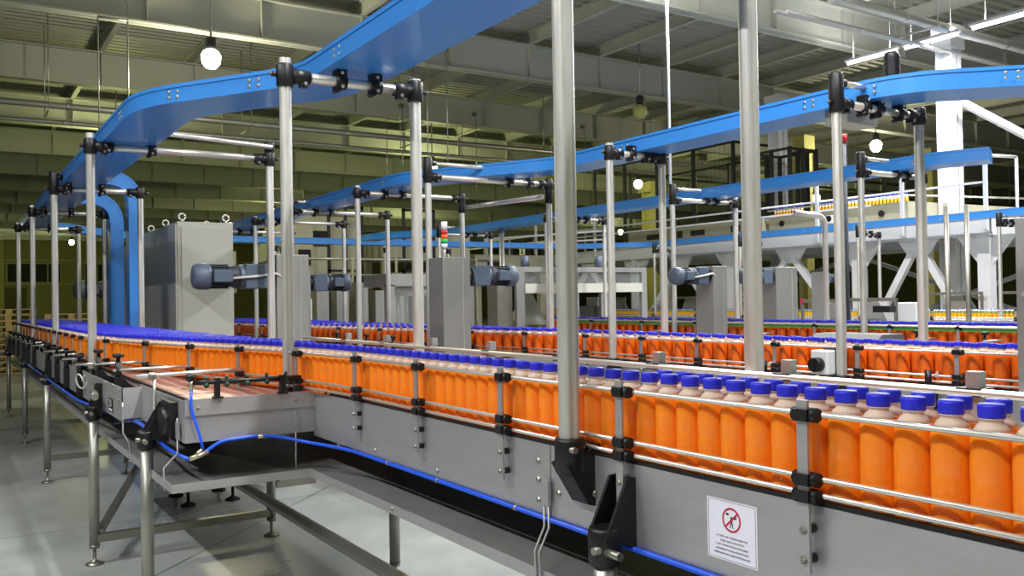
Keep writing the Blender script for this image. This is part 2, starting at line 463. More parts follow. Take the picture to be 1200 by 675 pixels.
# ------------------------------------------------------------------ bottles
def bottle_template(name, s=1.0, kind='orange'):
    t=bpy.data.objects.new(name,None); COL.objects.link(t); t.empty_display_size=.02
    OFF[t.name]=Vector((0,0,0))
    if kind:
        MB().lathe([(.030,0),(.038,.006),(.0395,.02),(.0395,.05),(.0388,.056),(.0395,.062),(.0395,.105),(.0388,.110),(.0395,.116),
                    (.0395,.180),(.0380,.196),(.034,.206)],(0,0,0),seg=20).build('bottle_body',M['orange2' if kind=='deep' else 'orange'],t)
        MB().lathe([(.034,.206),(.027,.216),(.0205,.222),(.0195,.227),(.0235,.229),(.0235,.232),(.0195,.233)],(0,0,0),seg=16).build('bottle_neck',M['clear'],t)
        MB().lathe([(.0235,.231),(.0245,.234),(.0245,.253),(.023,.2575),(.001,.258)],(0,0,0),seg=18).build('cap',M['cap'],t)
    return t
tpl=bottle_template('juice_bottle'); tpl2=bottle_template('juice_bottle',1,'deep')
def dup(root, loc, rz, label, cat, group):
    r=root.copy(); COL.objects.link(r); r.location=loc; r.rotation_euler=(0,0,rz)
    tag(r,label,cat,group)
    for ch in list(root.children):
        c=ch.copy(); COL.objects.link(c); c.parent=r
    return r
Z1,Z2,Z3 = 1.179,1.10,1.10
spots=[]    # (x,y,z,line)
lane1=smoothpath([(1.66,-.45,0),(1.66,4.1,0),(1.54,4.9,0),(1.34,5.75,0),(1.10,7.0,0)],.5)
P1=resample(lane1,.0797)
for p in P1: spots.append((p.x,p.y,Z1,1))
for p in resample([(1.742,-.42,0),(1.742,1.95,0)],.0797): spots.append((p.x,p.y,Z1,1))
def xn1(y):   # near edge of the bottle mass on line 1, at bottle centres
    pts=[(4.1,1.66),(4.9,1.54),(5.75,1.34),(7.0,1.10),(7.6,1.04),(16.6,1.03)]
    for (a,xa),(c,xc) in zip(pts[:-1],pts[1:]):
        if a<=y<=c: return xa+(xc-xa)*(y-a)/(c-a)
    return 1.04
y=4.6; row=0
while y<16.3:
    x=xn1(y)+.0835*(1 if y<7.0 else 0)+(.041 if row%2 and y>7.0 else 0)
    xf=1.60 if y>6 else 1.60+(6-y)*.07
    while x<xf:
        spots.append((x,y,Z1,1)); x+=.083
    y+=.073; row+=1
def xn2(y):
    pts=[(-1,4.86),(6.8,4.86),(9.2,4.46),(11.2,4.23),(12.6,4.0),(17.5,4.0)]
    for (a,xa),(c,xc) in zip(pts[:-1],pts[1:]):
        if a<=y<=c: return xa+(xc-xa)*(y-a)/(c-a)
    return 4.0
y=2.0; row=0
while y<17.0:
    x=xn2(y)+(.041 if row%2 else 0)
    xf=4.98 if y<8 else 5.0
    while x<xf: spots.append((x,y,Z2,2)); x+=.083
    y+=.073 if y>5.5 else .0735
    row+=1
y=3.2; row=0
while y<11.3:
    x=7.99+(.041 if row%2 else 0)
    while x<8.12: spots.append((x,y,Z3,3)); x+=.083
    y+=.073; row+=1
A=math.atan(667/1030); sA,cA=math.sin(A),math.cos(A)
def proj(x,y,z):
    d=x*sA+y*cA; r=x*cA-y*sA
    px=600+1030*r/d; return px, 361-.0165*(px+67)-1030*(z-HC)/d, d
vis=[];rest=[]
for s_ in spots:
    px,py,d=proj(*s_[:3])
    front = (s_[3]==1 and (s_[0]<=xn1(s_[1])+.09 or s_[1]<4.6)) or (s_[3]==2 and s_[0]<=xn2(s_[1])+.06) or (s_[3]==3 and s_[0]<8.0)
    (vis if (0<px<1215 and d>.9) else rest).append((d+(0 if front else 3.5),s_))
vis.sort(); rest=[s for _,s in rest if _<6]+[s for _,s in vis[300:]]; vis=[s for _,s in vis[:300]]
LBL={1:('orange juice bottle with blue cap on the nearest conveyor','bottles on the nearest conveyor'),
     2:('orange juice bottle with blue cap on the second conveyor from the front','bottles on the second conveyor'),
     3:('orange juice bottle with blue cap on the third conveyor from the front','bottles on the third conveyor')}
used=set()
for x,y,z,l in vis:
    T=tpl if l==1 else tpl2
    if T.name not in used:
        T.location=(x,y,z); tag(T,LBL[l][0],'bottle',LBL[l][1]); used.add(T.name)
    else: dup(T,(x,y,z),random.random()*6,LBL[l][0],'bottle',LBL[l][1])
for l in (1,2,3):
    mb=MB()
    for x,y,z,ll in rest:
        if ll==l:
            mb.lathe([(.0395,0),(.0395,.18),(.034,.206),(.0195,.224),(.0195,.231),(.0245,.232),(.0245,.258)],(x,y,z),seg=8,mis=[0,0,1,1,2,2])
    if mb.v:
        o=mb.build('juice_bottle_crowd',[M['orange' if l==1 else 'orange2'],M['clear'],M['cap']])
        tag(o,{1:'dense crowd of blue capped orange bottles on the nearest conveyor',2:'dense crowd of blue capped orange bottles on the second conveyor',3:'dense crowd of blue capped orange bottles on the third conveyor'}[l],'bottles',LBL[l][1]+' further back','stuff')

# ------------------------------------------------------------------ conveyor helpers
def rail_bracket(parent, x, y, zp, sgn=-1, n=(1,0), low=True, detail=True, rz=(.024,.060,.200), top=.232):
    """flat upright with clamps holding the guide rails; n = plan normal pointing from aisle to bottles"""
    nx,ny=n; tx,ty=-ny,nx; base=-.142 if low else -.02
    c=lambda u,v,z:(x+nx*u+tx*v, y+ny*u+ty*v, zp+z)
    mb=MB().obox(c(-.031,0,(base+top)/2),(nx*.004,ny*.004,0),(tx*.014,ty*.014,0),(0,0,(top-base)/2))
    o=mb.build('rail_bracket',M['steel'],parent)
    if low and detail:
        b=MB(); k=MB()
        for zz in (-.05,-.115):
            k.tube(c(-.027,0,zz),c(-.001,0,zz),.011,seg=8); bolt(b,c(-.035,0,zz),(-nx,-ny,0),.009,.008)
        b.split('bolt',M['steeld'],o); k.split('spacer',M['black'],o)
    for zz in rz:
        MB().tube(c(-.02,-.031,zz),c(-.02,.031,zz),.0165,seg=8).obox(c(-.031,0,zz),(nx*.012,ny*.012,0),(tx*.019,ty*.019,0),(0,0,.013)).build('rail_clamp',M['black'],o)
    return o
def leg(parent,x,y,ztop,r=.033,foot=True,name='leg'):
    o=MB().tube((x,y,.12 if foot else 0),(x,y,ztop),r,seg=14).build(name,M['legs'],parent)
    MB().lathe([(.055,0),(.055,.008),(.03,.018),(.012,.03),(.01,.1),(.03,.105),(.033,.125)],(x,y,0),seg=14).build('levelling_foot',M['steeld'],o)
    return o
def socket_bracket(parent,x,y,zs0,zs1,xp,zc0,zc1,up,name='clamp_bracket'):
    """black plastic post socket with two cheeks bolted to the conveyor side plate at xp"""
    mb=MB().lathe([(.040,0),(.046,.01),(.046,zs1-zs0-.01),(.042,zs1-zs0)],(x,y,zs0),seg=16)
    for s in (-.036,.036):
        if up: poly=[(x-.03,y+s,zs1-.03),(xp,y+s,zs1-.06),(xp,y+s,zc1),(xp-.03,y+s,zc1)]
        else: poly=[(x-.04,y+s,zs0+.03),(xp-.045,y+s,zc0),(xp,y+s,zc0-.012),(xp,y+s,zs1-.02)]
        mb.prism([(a,b-.005,c) for a,b,c in poly],(0,.01,0))
    if not up: mb.prism([(x-.04,y-.036,zs0+.03),(xp-.045,y-.036,zc0),(xp-.035,y-.036,zc0),(x-.028,y-.036,zs0+.03)],(0,.072,0))
    mb.box(xp-.014,xp,y-.04,y+.04,(zs1-.06 if up else zc0-.012),(zc1 if up else zs1-.02))
    o=mb.build(name,M['black'],parent)
    b=MB()
    if up: b.tube((x-.056,y-.02,zs0+.05),(x+.01,y-.02,zs0+.05),.011,seg=8); b.tube((x-.02,y-.09,zs0+.045),(x-.02,y-.03,zs0+.045),.012,seg=8)
    else: b.tube((xp-.02,y-.05,zc0+.03),(xp-.02,y-.035,zc0+.03),.012,seg=8); b.tube((x-.02,y-.055,zs1-.03),(x-.02,y,zs1-.03),.01,seg=8)
    b.split('bolt',M['steeld'],o)
    return o

# ------------------------------------------------------------------ LINE 1
zp=1.186
c1=thing('bottle_conveyor',(1.6,0,0),'nearest stainless conveyor carrying bright orange bottles across the picture','conveyor')
mb=MB().wallpath([(1.603,-.6),(1.603,4.37)],.962,zp,.006)
mb.box(1.606,1.64,-.6,4.37,.962,.966); 
p=mb.build('side_plate',M['steel'],c1)
# plate joints and bolts
b=MB()
for yy,zz in ((2.33,1.13),(2.33,1.07),(2.33,1.005),(2.22,1.045)): bolt(b,(1.6,yy,zz),(-1,0,0),.011,.008)
for yy in (3.02,3.6): bolt(b,(1.6,yy,.99),(-1,0,0),.01,.008)
for yy in (2.38,): b.box(1.5985,1.6,2.262,2.266,.962,zp)
b.split('bolt',M['steeld'],p)
MB().wallpath([(1.612,-.6),(1.612,4.37)],zp-.002,zp+.010,.016).build('wear_strip',M['rubber'],c1)
p=MB().box(.96,1.6,4.367,4.373,.985,1.19).box(.96,1.6,4.355,4.367,1.115,1.193).build('end_plate',M['steel'],c1)
b=MB(); 
for xx,zz in ((1.02,1.15),(1.5,1.15)): bolt(b,(xx,4.355,zz),(0,-1,0),.008,.006)
b.split('bolt',M['steeld'],p)
MB().wallpath([(.963,4.37),(.963,5.5)],.985,zp,.006).build('side_plate',M['steel'],c1)
p=MB().wallpath([(.853,5.42),(.853,16.6)],.985,zp-.01,.006).box(.85,.965,5.42,5.426,1.0,zp-.01).build('side_plate',M['steel'],c1)
b=MB()
for yy,zz in ((5.5,1.16),(5.5,1.1),(5.7,1.17),(5.5,1.03),(6.0,1.17)): bolt(b,(.85,yy,zz),(-1,0,0),.009,.007)
b.split('bolt',M['steeld'],p)
# black type plate on the stepped side plate
tp=MB().box(.847,.85,5.72,5.88,1.005,1.085).build('type_plate',M['dark'],c1)
MB().wallpath([(.975,4.37),(.975,16.6)],zp-.002,zp+.01,.014).build('wear_strip',M['rubber'],c1)
MB().box(1.606,2.3,-.6,4.37,1.15,1.177).build('belt',M['steeld'],c1)
MB().box(.982,2.3,4.374,6.9,1.15,1.177).build('belt',M['belt'],c1)
MB().box(.982,1.74,6.9,16.6,1.15,1.177).build('belt',M['belt'],c1)
MB().wallpath([(2.303,-.6),(2.303,6.9)],.962,zp,.006).build('side_plate',M['steel'],c1)
MB().wallpath([(1.743,6.9),(1.743,16.6)],.962,zp,.006).build('side_plate',M['steel'],c1)
# inner dark web under the belt
MB().box(1.75,2.2,-.6,4.3,.99,1.14).box(1.05,1.7,4.5,16.4,.99,1.14).build('chain_return',M['rubber'],c1)
rp=smoothpath([(1.604,-.6,0),(1.604,4.05,0),(1.49,4.87,0),(1.285,5.72,0),(1.035,7.02,0),(.975,8.2,0),(.975,16.5,0)],.45,6)
for dz in (.024,.060,.200):
    MB().path([(q.x-.004,q.y,zp+dz) for q in rp],.0062,8).build('guide_rail',M['chrome'],c1)
for yy in (.65,1.27,1.89,2.51,3.14,3.76): rail_bracket(c1,1.603,yy,zp)
for (xx,yy,ang) in ((1.545,4.40,.14),(1.44,5.08,.24),(1.30,5.66,.24),(1.17,6.36,.19),(1.03,7.08,.1)):
    rail_bracket(c1,xx+.002,yy,zp,n=(math.cos(ang),math.sin(ang)),low=False)
for k in range(16):
    yy=8.0+.52*k
    rail_bracket(c1,.974,yy,zp,detail=False)
# far guide rail with square posts
MB().path([(2.27,-.6,zp+.197),(2.27,6.4,zp+.197)],.011,8).build('guide_rail',M['chrome'],c1)
for k in range(9):
    yy=.68+.615*k
    o=MB().box(2.285,2.318,yy-.018,yy+.018,1.0,zp+.25).build('rail_bracket',M['steel'],c1)
    MB().box(2.262,2.33,yy-.034,yy+.034,zp+.186,zp+.208).build('rail_clamp',M['black'],o)
# legs and their black sockets
for x,y in ((1.52,1.90),):
    leg(c1,x,y,.98); socket_bracket(c1,x,y,.915,1.02,1.6,0,1.15,True)
for x,y in ((.86,4.76),(.80,6.18),(.81,9.3),(.82,12.1),(.82,15.2)):
    leg(c1,x,y,.98,.031); socket_bracket(c1,x,y,.92,1.01,.96 if y<5 else .85,0,1.15,True)
for x,y in ((1.94,6.18),(1.5,9.3),(2.2,4.7),(1.6,12.1),(2.36,1.9)): leg(c1,x,y,.98,.031)
mb=MB()
mb.box(.80,1.94,6.155,6.205,.14,.19); mb.box(.81,1.5,9.28,9.32,.2,.25); mb.box(.82,1.6,12.08,12.12,.2,.25)
mb.beam((.83,6.18,.2),(1.45,8.1,.36),.04,.04)
mb.split('cross_brace',M['steeld'],c1)
MB().tube((1.6,5.9,.48),(1.6,-.6,.48),.032,seg=12).tube((1.6,1.9,.48),(1.52,1.9,.48),.025,seg=8).build('brace_tube',M['steeld'],c1)
MB().box(1.56,1.96,6.14,6.22,.45,.5).build('brace_bracket',M['steeld'],c1)
# drip tray
mb=MB()
mb.add([(1.54,-.6,.785),(1.54,4.27,.785),(2.35,4.27,.86),(2.35,-.6,.86)],[(0,1,2,3)])
mb.add([(.88,4.27,.785),(.88,6.9,.785),(2.35,6.9,.86),(2.35,4.27,.86),(1.54,4.27,.785)],[(0,1,2,3,4)])
mb.add([(.88,6.9,.785),(.88,16.4,.785),(1.78,16.4,.86),(1.78,6.9,.86)],[(0,1,2,3)])
mb.build('drip_tray',M['tray'],c1)
MB().wallpath([(1.54,-.6),(1.54,4.27)],.775,.815,.004).wallpath([(1.54,4.27),(.88,4.27)],.775,.815,.004).wallpath([(.88,4.27),(.88,16.4)],.775,.815,.004).wallpath([(2.35,-.6),(2.35,6.9)],.85,.89,.004).wallpath([(1.78,6.9),(1.78,16.4)],.85,.89,.004).build('tray_rim',M['steel'],c1)
b=MB()
for x,y in ((1.54,.9),(1.54,2.0),(1.54,3.3)): bolt(b,(x-.002,y,.80),(-1,0,0),.009,.008)
b.split('bolt',M['steeld'],c1)
# wire hangers carrying the tray
for x,y,x2 in ((1.585,2.27,1.54),(.945,4.45,.885),(.945,5.0,.885),(.845,5.36,.885),(1.5,4.36,1.5)):
    mb=MB()
    for s in ((-.012,.012) if y<4 else (0,)):
        mb.path([(x,y+s,1.06 if y<4 else 1.1),(x,y+s,.93),(x2-.01,y+s-.025,.87),(x2-.008,y+s-.03,.765)],.0045,6)
    mb.box(x-.006,x+.006,y-.018,y+.018,1.0,1.08)
    mb.build('tray_hanger',M['steel'],c1)
# black support arms with knobs and guide rods on the near side of the bed
def arm(parent,x,y,z,x2,rodz,dark='black'):
    mb=MB().box(x-.02,x+.02,y-.028,y+.028,z-.14,z+.02)
    mb.prism([(x-.02,y-.02,z-.10),(x+.09,y-.02,z-.16),(x+.09,y-.02,z-.06),(x+.02,y-.02,z+.02)],(0,.04,0))
    mb.tube((x,y,z),(x,y,z+.11),.019,seg=10)
    o=mb.build('support_arm',M[dark],parent)
    MB().lathe([(.012,.11),(.012,.135),(.03,.138),(.034,.15),(.034,.158),(.02,.163)],(x,y,z),seg=10).build('knob',M['black'],o)
    MB().tube((x-.03,y,rodz),(x2,y-.12,rodz+.01),.0095,seg=8).build('guide_rod',M['chrome'],o)
arm(c1,.885,6.55,1.19,1.16,1.25); arm(c1,.90,5.85,1.19,1.30,1.25)
for yy in (7.1,7.9,8.6,9.4,10.9,11.7,12.4,13.3,14.2,15.0): arm(c1,.83,yy,1.13,.96,1.22)
mb=MB().tube((.95,5.02,1.04),(.95,5.02,1.285),.0085,seg=8); mb.tube((.86,5.05,1.265),(1.43,5.02,1.275),.012,seg=10)
mb.build('guide_rod',M['chrome'],c1)
MB().tube((.94,5.02,1.25),(.94,5.02,1.285),.02,seg=8).tube((.93,4.98,1.03),(.97,4.98,1.03),.02,seg=8).split('rod_clamp',M['steeld'],c1)
# drive bearing at the corner, dark
MB().tube((.955,4.62,1.07),(.90,4.62,1.07),.07,seg=18).box(.925,.958,4.5,4.72,1.0,1.17).build('bearing_housing',M['black'],c1)
# spray bar on two holders over the end plate
sb=MB().tube((1.0,4.36,1.272),(1.53,4.36,1.266),.0125,seg=10).build('spray_bar',M['black'],c1)
n=MB()
for k in range(5): n.lathe([(.004,0),(.012,.01),(.013,.022),(.006,.03)],(1.06+.098*k,4.36,1.272),(0,-.4,-1),seg=8); n.lathe([(.006,0),(.01,.008),(.004,.022)],(1.06+.098*k,4.36,1.28),(0,0,1),seg=8)
n.split('spray_nozzle',M['greenn'],sb)
MB().box(1.10,1.122,4.34,4.375,1.19,1.29).box(1.42,1.442,4.34,4.375,1.19,1.285).box(1.09,1.135,4.335,4.38,1.19,1.20).box(1.41,1.455,4.335,4.38,1.19,1.20).split('bar_holder',M['black'],sb)
# air hoses
hs=MB().path(smoothpath([(1.592,-.6,.955),(1.592,3.9,.955),(1.52,4.25,.95),(1.35,4.345,.995),(1.12,4.345,.985),(1.04,4.34,.935),(1.0,4.33,.93)],.25,8),.0085,8).build('air_hose',M['hose'],c1)
fx=MB()
for yy in (2.05,2.45,3.0,3.45,4.0): fx.tube((1.592,yy,.955),(1.592,yy+.012,.955),.0105,seg=8)
fx.tube((1.06,4.335,.94),(.97,4.33,.915),.012,seg=8).tube((1.0,4.33,.93),(1.03,4.33,.955),.009,seg=8).tube((1.35,4.34,.985),(1.30,4.34,.99),.011,seg=8)
fx.tube((.99,4.36,1.29),(.99,4.36,1.23),.010,seg=8)
fx.split('hose_fitting',M['fitting'],hs)
MB().path(smoothpath([(.99,4.355,1.235),(.985,4.345,1.15),(1.02,4.335,1.03),(1.035,4.33,.955)],.1,8),.007,8).build('air_hose',M['hose'],c1)
MB().lathe([(.015,-.018),(.022,0),(.015,.018)],(.985,4.36,1.30),seg=10).build('hose_knob',M['black'],c1)
MB().path(smoothpath([(.97,4.33,.915),(.93,4.6,.93),(.92,4.9,.965),(.92,5.3,.99),(.905,5.7,.97),(.80,7.0,.975),(.84,16,.975)],.25,6),.0085,8).build('air_hose',M['hose'],c1)
# coiled cable on the left bed
MB().path([(.83+.03*math.sin(t*.7),6.9+.06*math.cos(t)+.01*t,1.11+.05*math.sin(t)) for t in [i*.5 for i in range(28)]],.006,6).build('coiled_cable',M['cable'],c1)
MB().tube((.78,5.95,1.085),(.845,6.5,1.10),.022,seg=10).build('side_tube',M['steeld'],c1)
# under machine stand: little pads under the bed
st=thing('machine_stand',(1.85,7.7,0),'small stainless stand on four black pads under the nearest conveyor','stand')
MB().box(1.62,2.08,7.45,8.0,.12,.74).build('stand_body',M['steeld'],st)
for x in (1.67,2.03):
    for y in (7.5,7.95): MB().lathe([(.06,0),(.06,.012),(.02,.03),(.012,.04),(.012,.12)],(x,y,0),seg=12).build('levelling_foot',M['rubber'],st)

# warning notice on the plate
sg=thing('warning_notice',(1.6,1.508,1.075),'white paper notice with red crossed circle stuck on the near plate','sign')
MB().box(1.5985,1.5998,1.428,1.588,1.002,1.150).build('paper',M['paper'],sg)
def yz(y,z): return (1.5980,y,z)
mb=MB(); cy,cz,R0,R1=1.508,1.104,.030,.025; n=28
vs=[yz(cy+r*math.cos(2*PI*i/n),cz+r*math.sin(2*PI*i/n)) for r in (R0,R1) for i in range(n)]
mb.add(vs,[(i,(i+1)%n,n+(i+1)%n,n+i) for i in range(n)])
mb.prism([(1.5978,cy+.020,cz-.022),(1.5978,cy+.0235,cz-.0185),(1.5978,cy-.020,cz+.022),(1.5978,cy-.0235,cz+.0185)],(.0004,0,0))
mb.build('prohibition_ring',M['red'],sg)
mb=MB()   # small figure inside the ring
mb.prism([yz(cy+.003,cz-.019),yz(cy+.006,cz-.019),yz(cy+.001,cz-.002),yz(cy-.002,cz-.002)],(.0003,0,0))
mb.prism([yz(cy-.006,cz-.019),yz(cy-.003,cz-.019),yz(cy+.001,cz-.002),yz(cy-.002,cz-.002)],(.0003,0,0))
mb.prism([yz(cy-.003,cz-.004),yz(cy+.003,cz-.004),yz(cy+.003,cz+.008),yz(cy-.003,cz+.008)],(.0003,0,0))
mb.prism([yz(cy-.016,cz+.004),yz(cy-.009,cz+.003),yz(cy-.009,cz+.008),yz(cy-.016,cz+.009)],(.0003,0,0))
mb.prism([yz(cy+.009,cz+.010),yz(cy+.017,cz+.010),yz(cy+.017,cz+.016),yz(cy+.009,cz+.016)],(.0003,0,0))
mb.build('pictogram',M['ink'],sg)
def text(body,size,loc,rot,m,parent,name='lettering'):
    cu=bpy.data.curves.new(name,'FONT'); cu.body=body; cu.size=size; cu.align_x='CENTER'; cu.align_y='CENTER'; cu.extrude=.0003
    o=bpy.data.objects.new(name,cu); COL.objects.link(o); cu.materials.append(m)
    dg=bpy.context.evaluated_depsgraph_get()
    me=bpy.data.meshes.new_from_object(o.evaluated_get(dg)); bpy.data.objects.remove(o)
    o=bpy.data.objects.new(name,me); COL.objects.link(o); o.parent=parent
    o.location=Vector(loc)-wloc(parent); o.rotation_euler=rot
    return o
rotx=(PI/2,0,-PI/2)
for k,(s_) in enumerate(('СТІЙ! НЕ ПІДХОДИТИ',
                        'ПІД ЧАС РОБОТИ',
                        'І НЕ ТОРКАТИСЯ РУКАМИ',
                        'КОНВЕЄРА ПІД НАПРУГОЮ',
                        'НЕБЕЗПЕЧНО ДЛЯ ПЕРСОНАЛУ')):
    w_=(.098,.074,.102,.104,.116)[k]
    o=text(s_,.0085,(1.5980,1.508,1.060-.0105*k),rotx,M['ink'],sg)
    bpy.context.view_layer.update()
    wd=max(v.co.x for v in o.data.vertices)-min(v.co.x for v in o.data.vertices)
    o.scale=(w_/wd,.62,1)
mb=MB()
for a in ((1.583,1.433,1.1465,1.1472),(1.583,1.433,1.0055,1.0062)): mb.box(1.5978,1.5982,a[1],a[0],a[2],a[3])
for a in (1.433,1.583): mb.box(1.5978,1.5982,a-.0004,a+.0004,1.0055,1.147)
mb.build('border_line',M['ink'],sg)
text('2.5',.060,(.8455,5.80,1.055),rotx,M['paper'],tp); 
MB().box(.8455,.8470,5.745,5.855,1.013,1.024).build('underline_bar',M['paper'],tp)

# ------------------------------------------------------------------ overhead support frames
def corner(mb,x,y,z,dx,dy,double=0,r=.032):
    """tee clamp: collar on the post and sleeve along the crossbar"""
    mb.lathe([(r*1.3,-.062),(r*1.48,-.052),(r*1.48,.048+double),(r*1.3,.058+double)],(x,y,z),seg=14)
    mb.tube((x+dx*.03,y+dy*.03,z),(x+dx*.135,y+dy*.135,z),r*1.34,r*1.18,seg=12)
    mb.tube((x-dx*.045,y-dy*.045,z),(x-dx*.075,y-dy*.075,z),.014,seg=8)
    mb.obox((x+dx*.1,y+dy*.1,z-.04),(dx*.02,dy*.02,0),(dy*.02,dx*.02,0),(0,0,.014))
    if double: mb.tube((x,y,z+double),(x+dx*.08,y+dy*.08,z+double),r*.9,seg=12)
def frame(x0,x1,y,zbar,ztop,zb0,label,clamps=(),dbl=0,grp=None,foot=True,zb1=None,r=.032,upper=.33,xp=None,y1=None,groove=True):
    t=thing('support_frame',(x0,y,zb0),label,'frame',grp)
    y1=y if y1 is None else y1
    zb1=zb0 if zb1 is None else zb1
    for x,yy,zb,zt in ((x0,y,zb0,ztop if not dbl else zbar+.03),(x1,y1,zb1,ztop-.02)):
        mb=MB(); seg=24; vs=[]
        for z in (zb,zt):
            for i in range(seg):
                a=2*PI*i/seg; rr=r
                if groove and i==17: rr=r*.72
                vs.append((x+rr*math.cos(a),yy+rr*math.sin(a),z))
        mb.add(vs,[(i,(i+1)%seg,(i+1)%seg+seg,i+seg) for i in range(seg)],0,True)
        mb.add([vs[seg+i] for i in range(seg)],[list(range(seg))])
        mb.build('post',M['post'],t)
    d=Vector((x1-x0,y1-y,0)); L=d.length; d.normalize()
    MB().tube((x0+.02*d.x,y+.02*d.y,zbar),(x1-.02*d.x,y1-.02*d.y,zbar),r*.86,seg=14).build('crossbar',M['chrome'],t)
    for x,yy,sgn,db in ((x0,y,1,dbl),(x1,y1,-1,0)):
        mb=MB(); corner(mb,x,yy,zbar,d.x*sgn,d.y*sgn,db,r)
        o=mb.build('corner_clamp',M['black'],t)
        b=MB(); bolt(b,(x-sgn*d.x*.075,yy-.0,zbar),(-d.x*sgn,-d.y*sgn,0),.011,.01); bolt(b,(x+sgn*d.x*.1,yy-.03,zbar-.04),(0,-1,0),.012,.012)
        b.split('bolt',M['steeld'],o)
    if dbl:
        MB().tube((x0+.05,y,zbar+dbl),(x0+upper,y,zbar+dbl),r*.62,seg=12).build('stub_bar',M['chrome'],t)
    for cx in clamps:
        f=(cx-x0)/(x1-x0); px,py=x0+(x1-x0)*f, y+(y1-y)*f
        mb=MB().tube((px-.032,py,zbar),(px+.032,py,zbar),r*1.35,seg=12).box(px-.030,px+.030,py-.034,py+.034,zbar+.01,zbar+.075).tube((px-.02,py-.035,zbar-.045),(px-.02,py+.035,zbar-.045),.016,seg=8)
        o=mb.build('duct_clamp',M['black'],t)
        b=MB(); bolt(b,(px,py-.036,zbar+.045),(0,-1,0),.010,.008); bolt(b,(px,py-.04,zbar-.03),(0,-1,0),.010,.008); b.split('bolt',M['chrome'],o)
    if foot:
        socket_bracket(t,x0,y,zb0,zb0+.105,(xp if xp else x0+.08),zb0-.09,0,False,'foot_bracket')
    return t
frame(1.54,2.33,2.08,2.86,2.96,1.135,'tall near post pair with crossbar beyond the top edge, nearest frame',(1.83,2.1),zb1=1.19)
frame(1.54,2.31,4.57,2.86,2.95,1.135,'frame with two full posts under the corner of the near blue duct',(1.85,2.06),zb1=1.19)
f3=frame(.97,2.38,7.5,2.89,2.99,1.06,'leftmost tall frame whose long crossbar reaches over the bottles',(1.1,1.42),xp=1.02,zb1=.2)
frame(.97,1.80,10.15,2.86,2.93,1.06,'left frame with raised elbow behind the leftmost tall one',(1.1,1.42),dbl=.12,xp=1.02)
frame(.97,1.82,12.8,2.86,2.95,1.06,'left frame beside the first blue drop duct',(1.1,1.42),xp=1.02)
frame(.98,1.82,15.5,2.86,2.95,1.06,'farthest left frame at the end of the bottle crowd',(1.1,1.42),xp=1.02)
MB().tube((1.47,7.22,2.985),(2.38,7.44,2.985),.02,seg=12).build('stay_bar',M['chrome'],f3)
MB().lathe([(.04,-.03),(.044,-.02),(.044,.05),(.04,.06)],(2.38,7.5,2.975),seg=14).build('corner_clamp',M['black'],f3)
# line 2
z2=1.03
frame(4.74,5.62,3.52,2.85,2.93,z2,'frame with raised elbow at right, over the second conveyor',(5.02,5.16,5.4),dbl=.13,xp=4.8)
frame(4.74,5.33,5.77,2.87,2.95,z2,'frame with short crossbar left of centre right, second conveyor',(4.98,5.15),xp=4.8)
frame(4.0,5.45,7.66,2.86,2.93,z2,'frame with raised elbow and long crossbar beside the second near post',(4.95,5.2),dbl=.13,upper=1.1,xp=4.08)
frame(3.87,5.2,9.1,2.85,2.93,z2,'frame over the second conveyor behind the raised elbow frame',(4.2,4.42),xp=3.93,r=.03)
frame(3.87,5.25,11.3,2.85,2.92,z2,'frame over the second conveyor near the falling blue duct end',(4.2,4.42),dbl=.13,upper=.25,xp=3.93,r=.03)
frame(3.87,5.25,12.9,2.85,2.92,z2,'frame over the second conveyor just right of the near post pair',(4.2,4.42),xp=3.93,r=.03)
frame(3.87,5.1,14.9,2.85,2.92,z2,'farthest frame over the second conveyor left of the near post',(4.2,4.42),dbl=.13,upper=.4,xp=3.93,r=.03)
t=thing('diagonal_bar',(5.3,8.0,2.83),'bare slanting bar linking two frames above the second conveyor','bar')
MB().tube((5.22,9.05,2.74),(5.43,7.75,2.74),.027,seg=12).build('bar',M['chrome'],t)
MB().lathe([(.04,-.12),(.044,-.1),(.044,.12),(.04,.14)],(5.45,7.66,2.78),seg=12).lathe([(.04,-.1),(.044,-.08),(.044,.08),(.04,.1)],(5.2,9.1,2.78),seg=12).split('end_clamp',M['black'],t)
# line 3
z3=1.03
frame(7.84,8.92,5.55,2.88,2.95,z3,'frame with raised elbow under the third blue duct, right',(8.45,8.62),dbl=.14,upper=.45,xp=7.9)
frame(7.84,8.98,8.3,2.88,2.95,z3,'frame with raised elbow under the third blue duct, centre',(8.45,8.62),dbl=.14,upper=.5,xp=7.9)
frame(7.84,8.98,11.1,2.88,2.95,z3,'frame under the third blue duct hidden behind the tall near post',(8.45,8.62),xp=7.9)
frame(7.84,8.98,14.6,2.88,2.95,z3,'frame under the third blue duct left of the tall near post',(8.45,8.62),dbl=.14,xp=7.9)
# duct 4 frames
for i,(y,s) in enumerate(((7.9,'slim frame under the far blue duct at the right edge'),(10.6,'slim frame under the far blue duct left of the white column'),(13.6,'slim frame under the far blue duct in front of the platform'),(16.4,'slim frame under the far blue duct near its bend'))):
    frame(14.85,15.5,y,2.78,2.86,1.2,s,(15.05,15.25),foot=False,zb1=0,dbl=.12,upper=.25)
for x,s in ((5.8,'slim frame under the crossing duct, farthest left'),(8.3,'slim frame under the crossing duct behind the second frame row'),(9.9,'slim frame under the crossing duct next to the signal tower'),(11.4,'slim frame under the crossing duct right of the drive column'),(13.2,'slim frame under the crossing duct left of the tall near post')):
    frame(x,x+.35,18.0,2.78,2.86,0,s,(x+.17,),foot=False,y1=18.6)
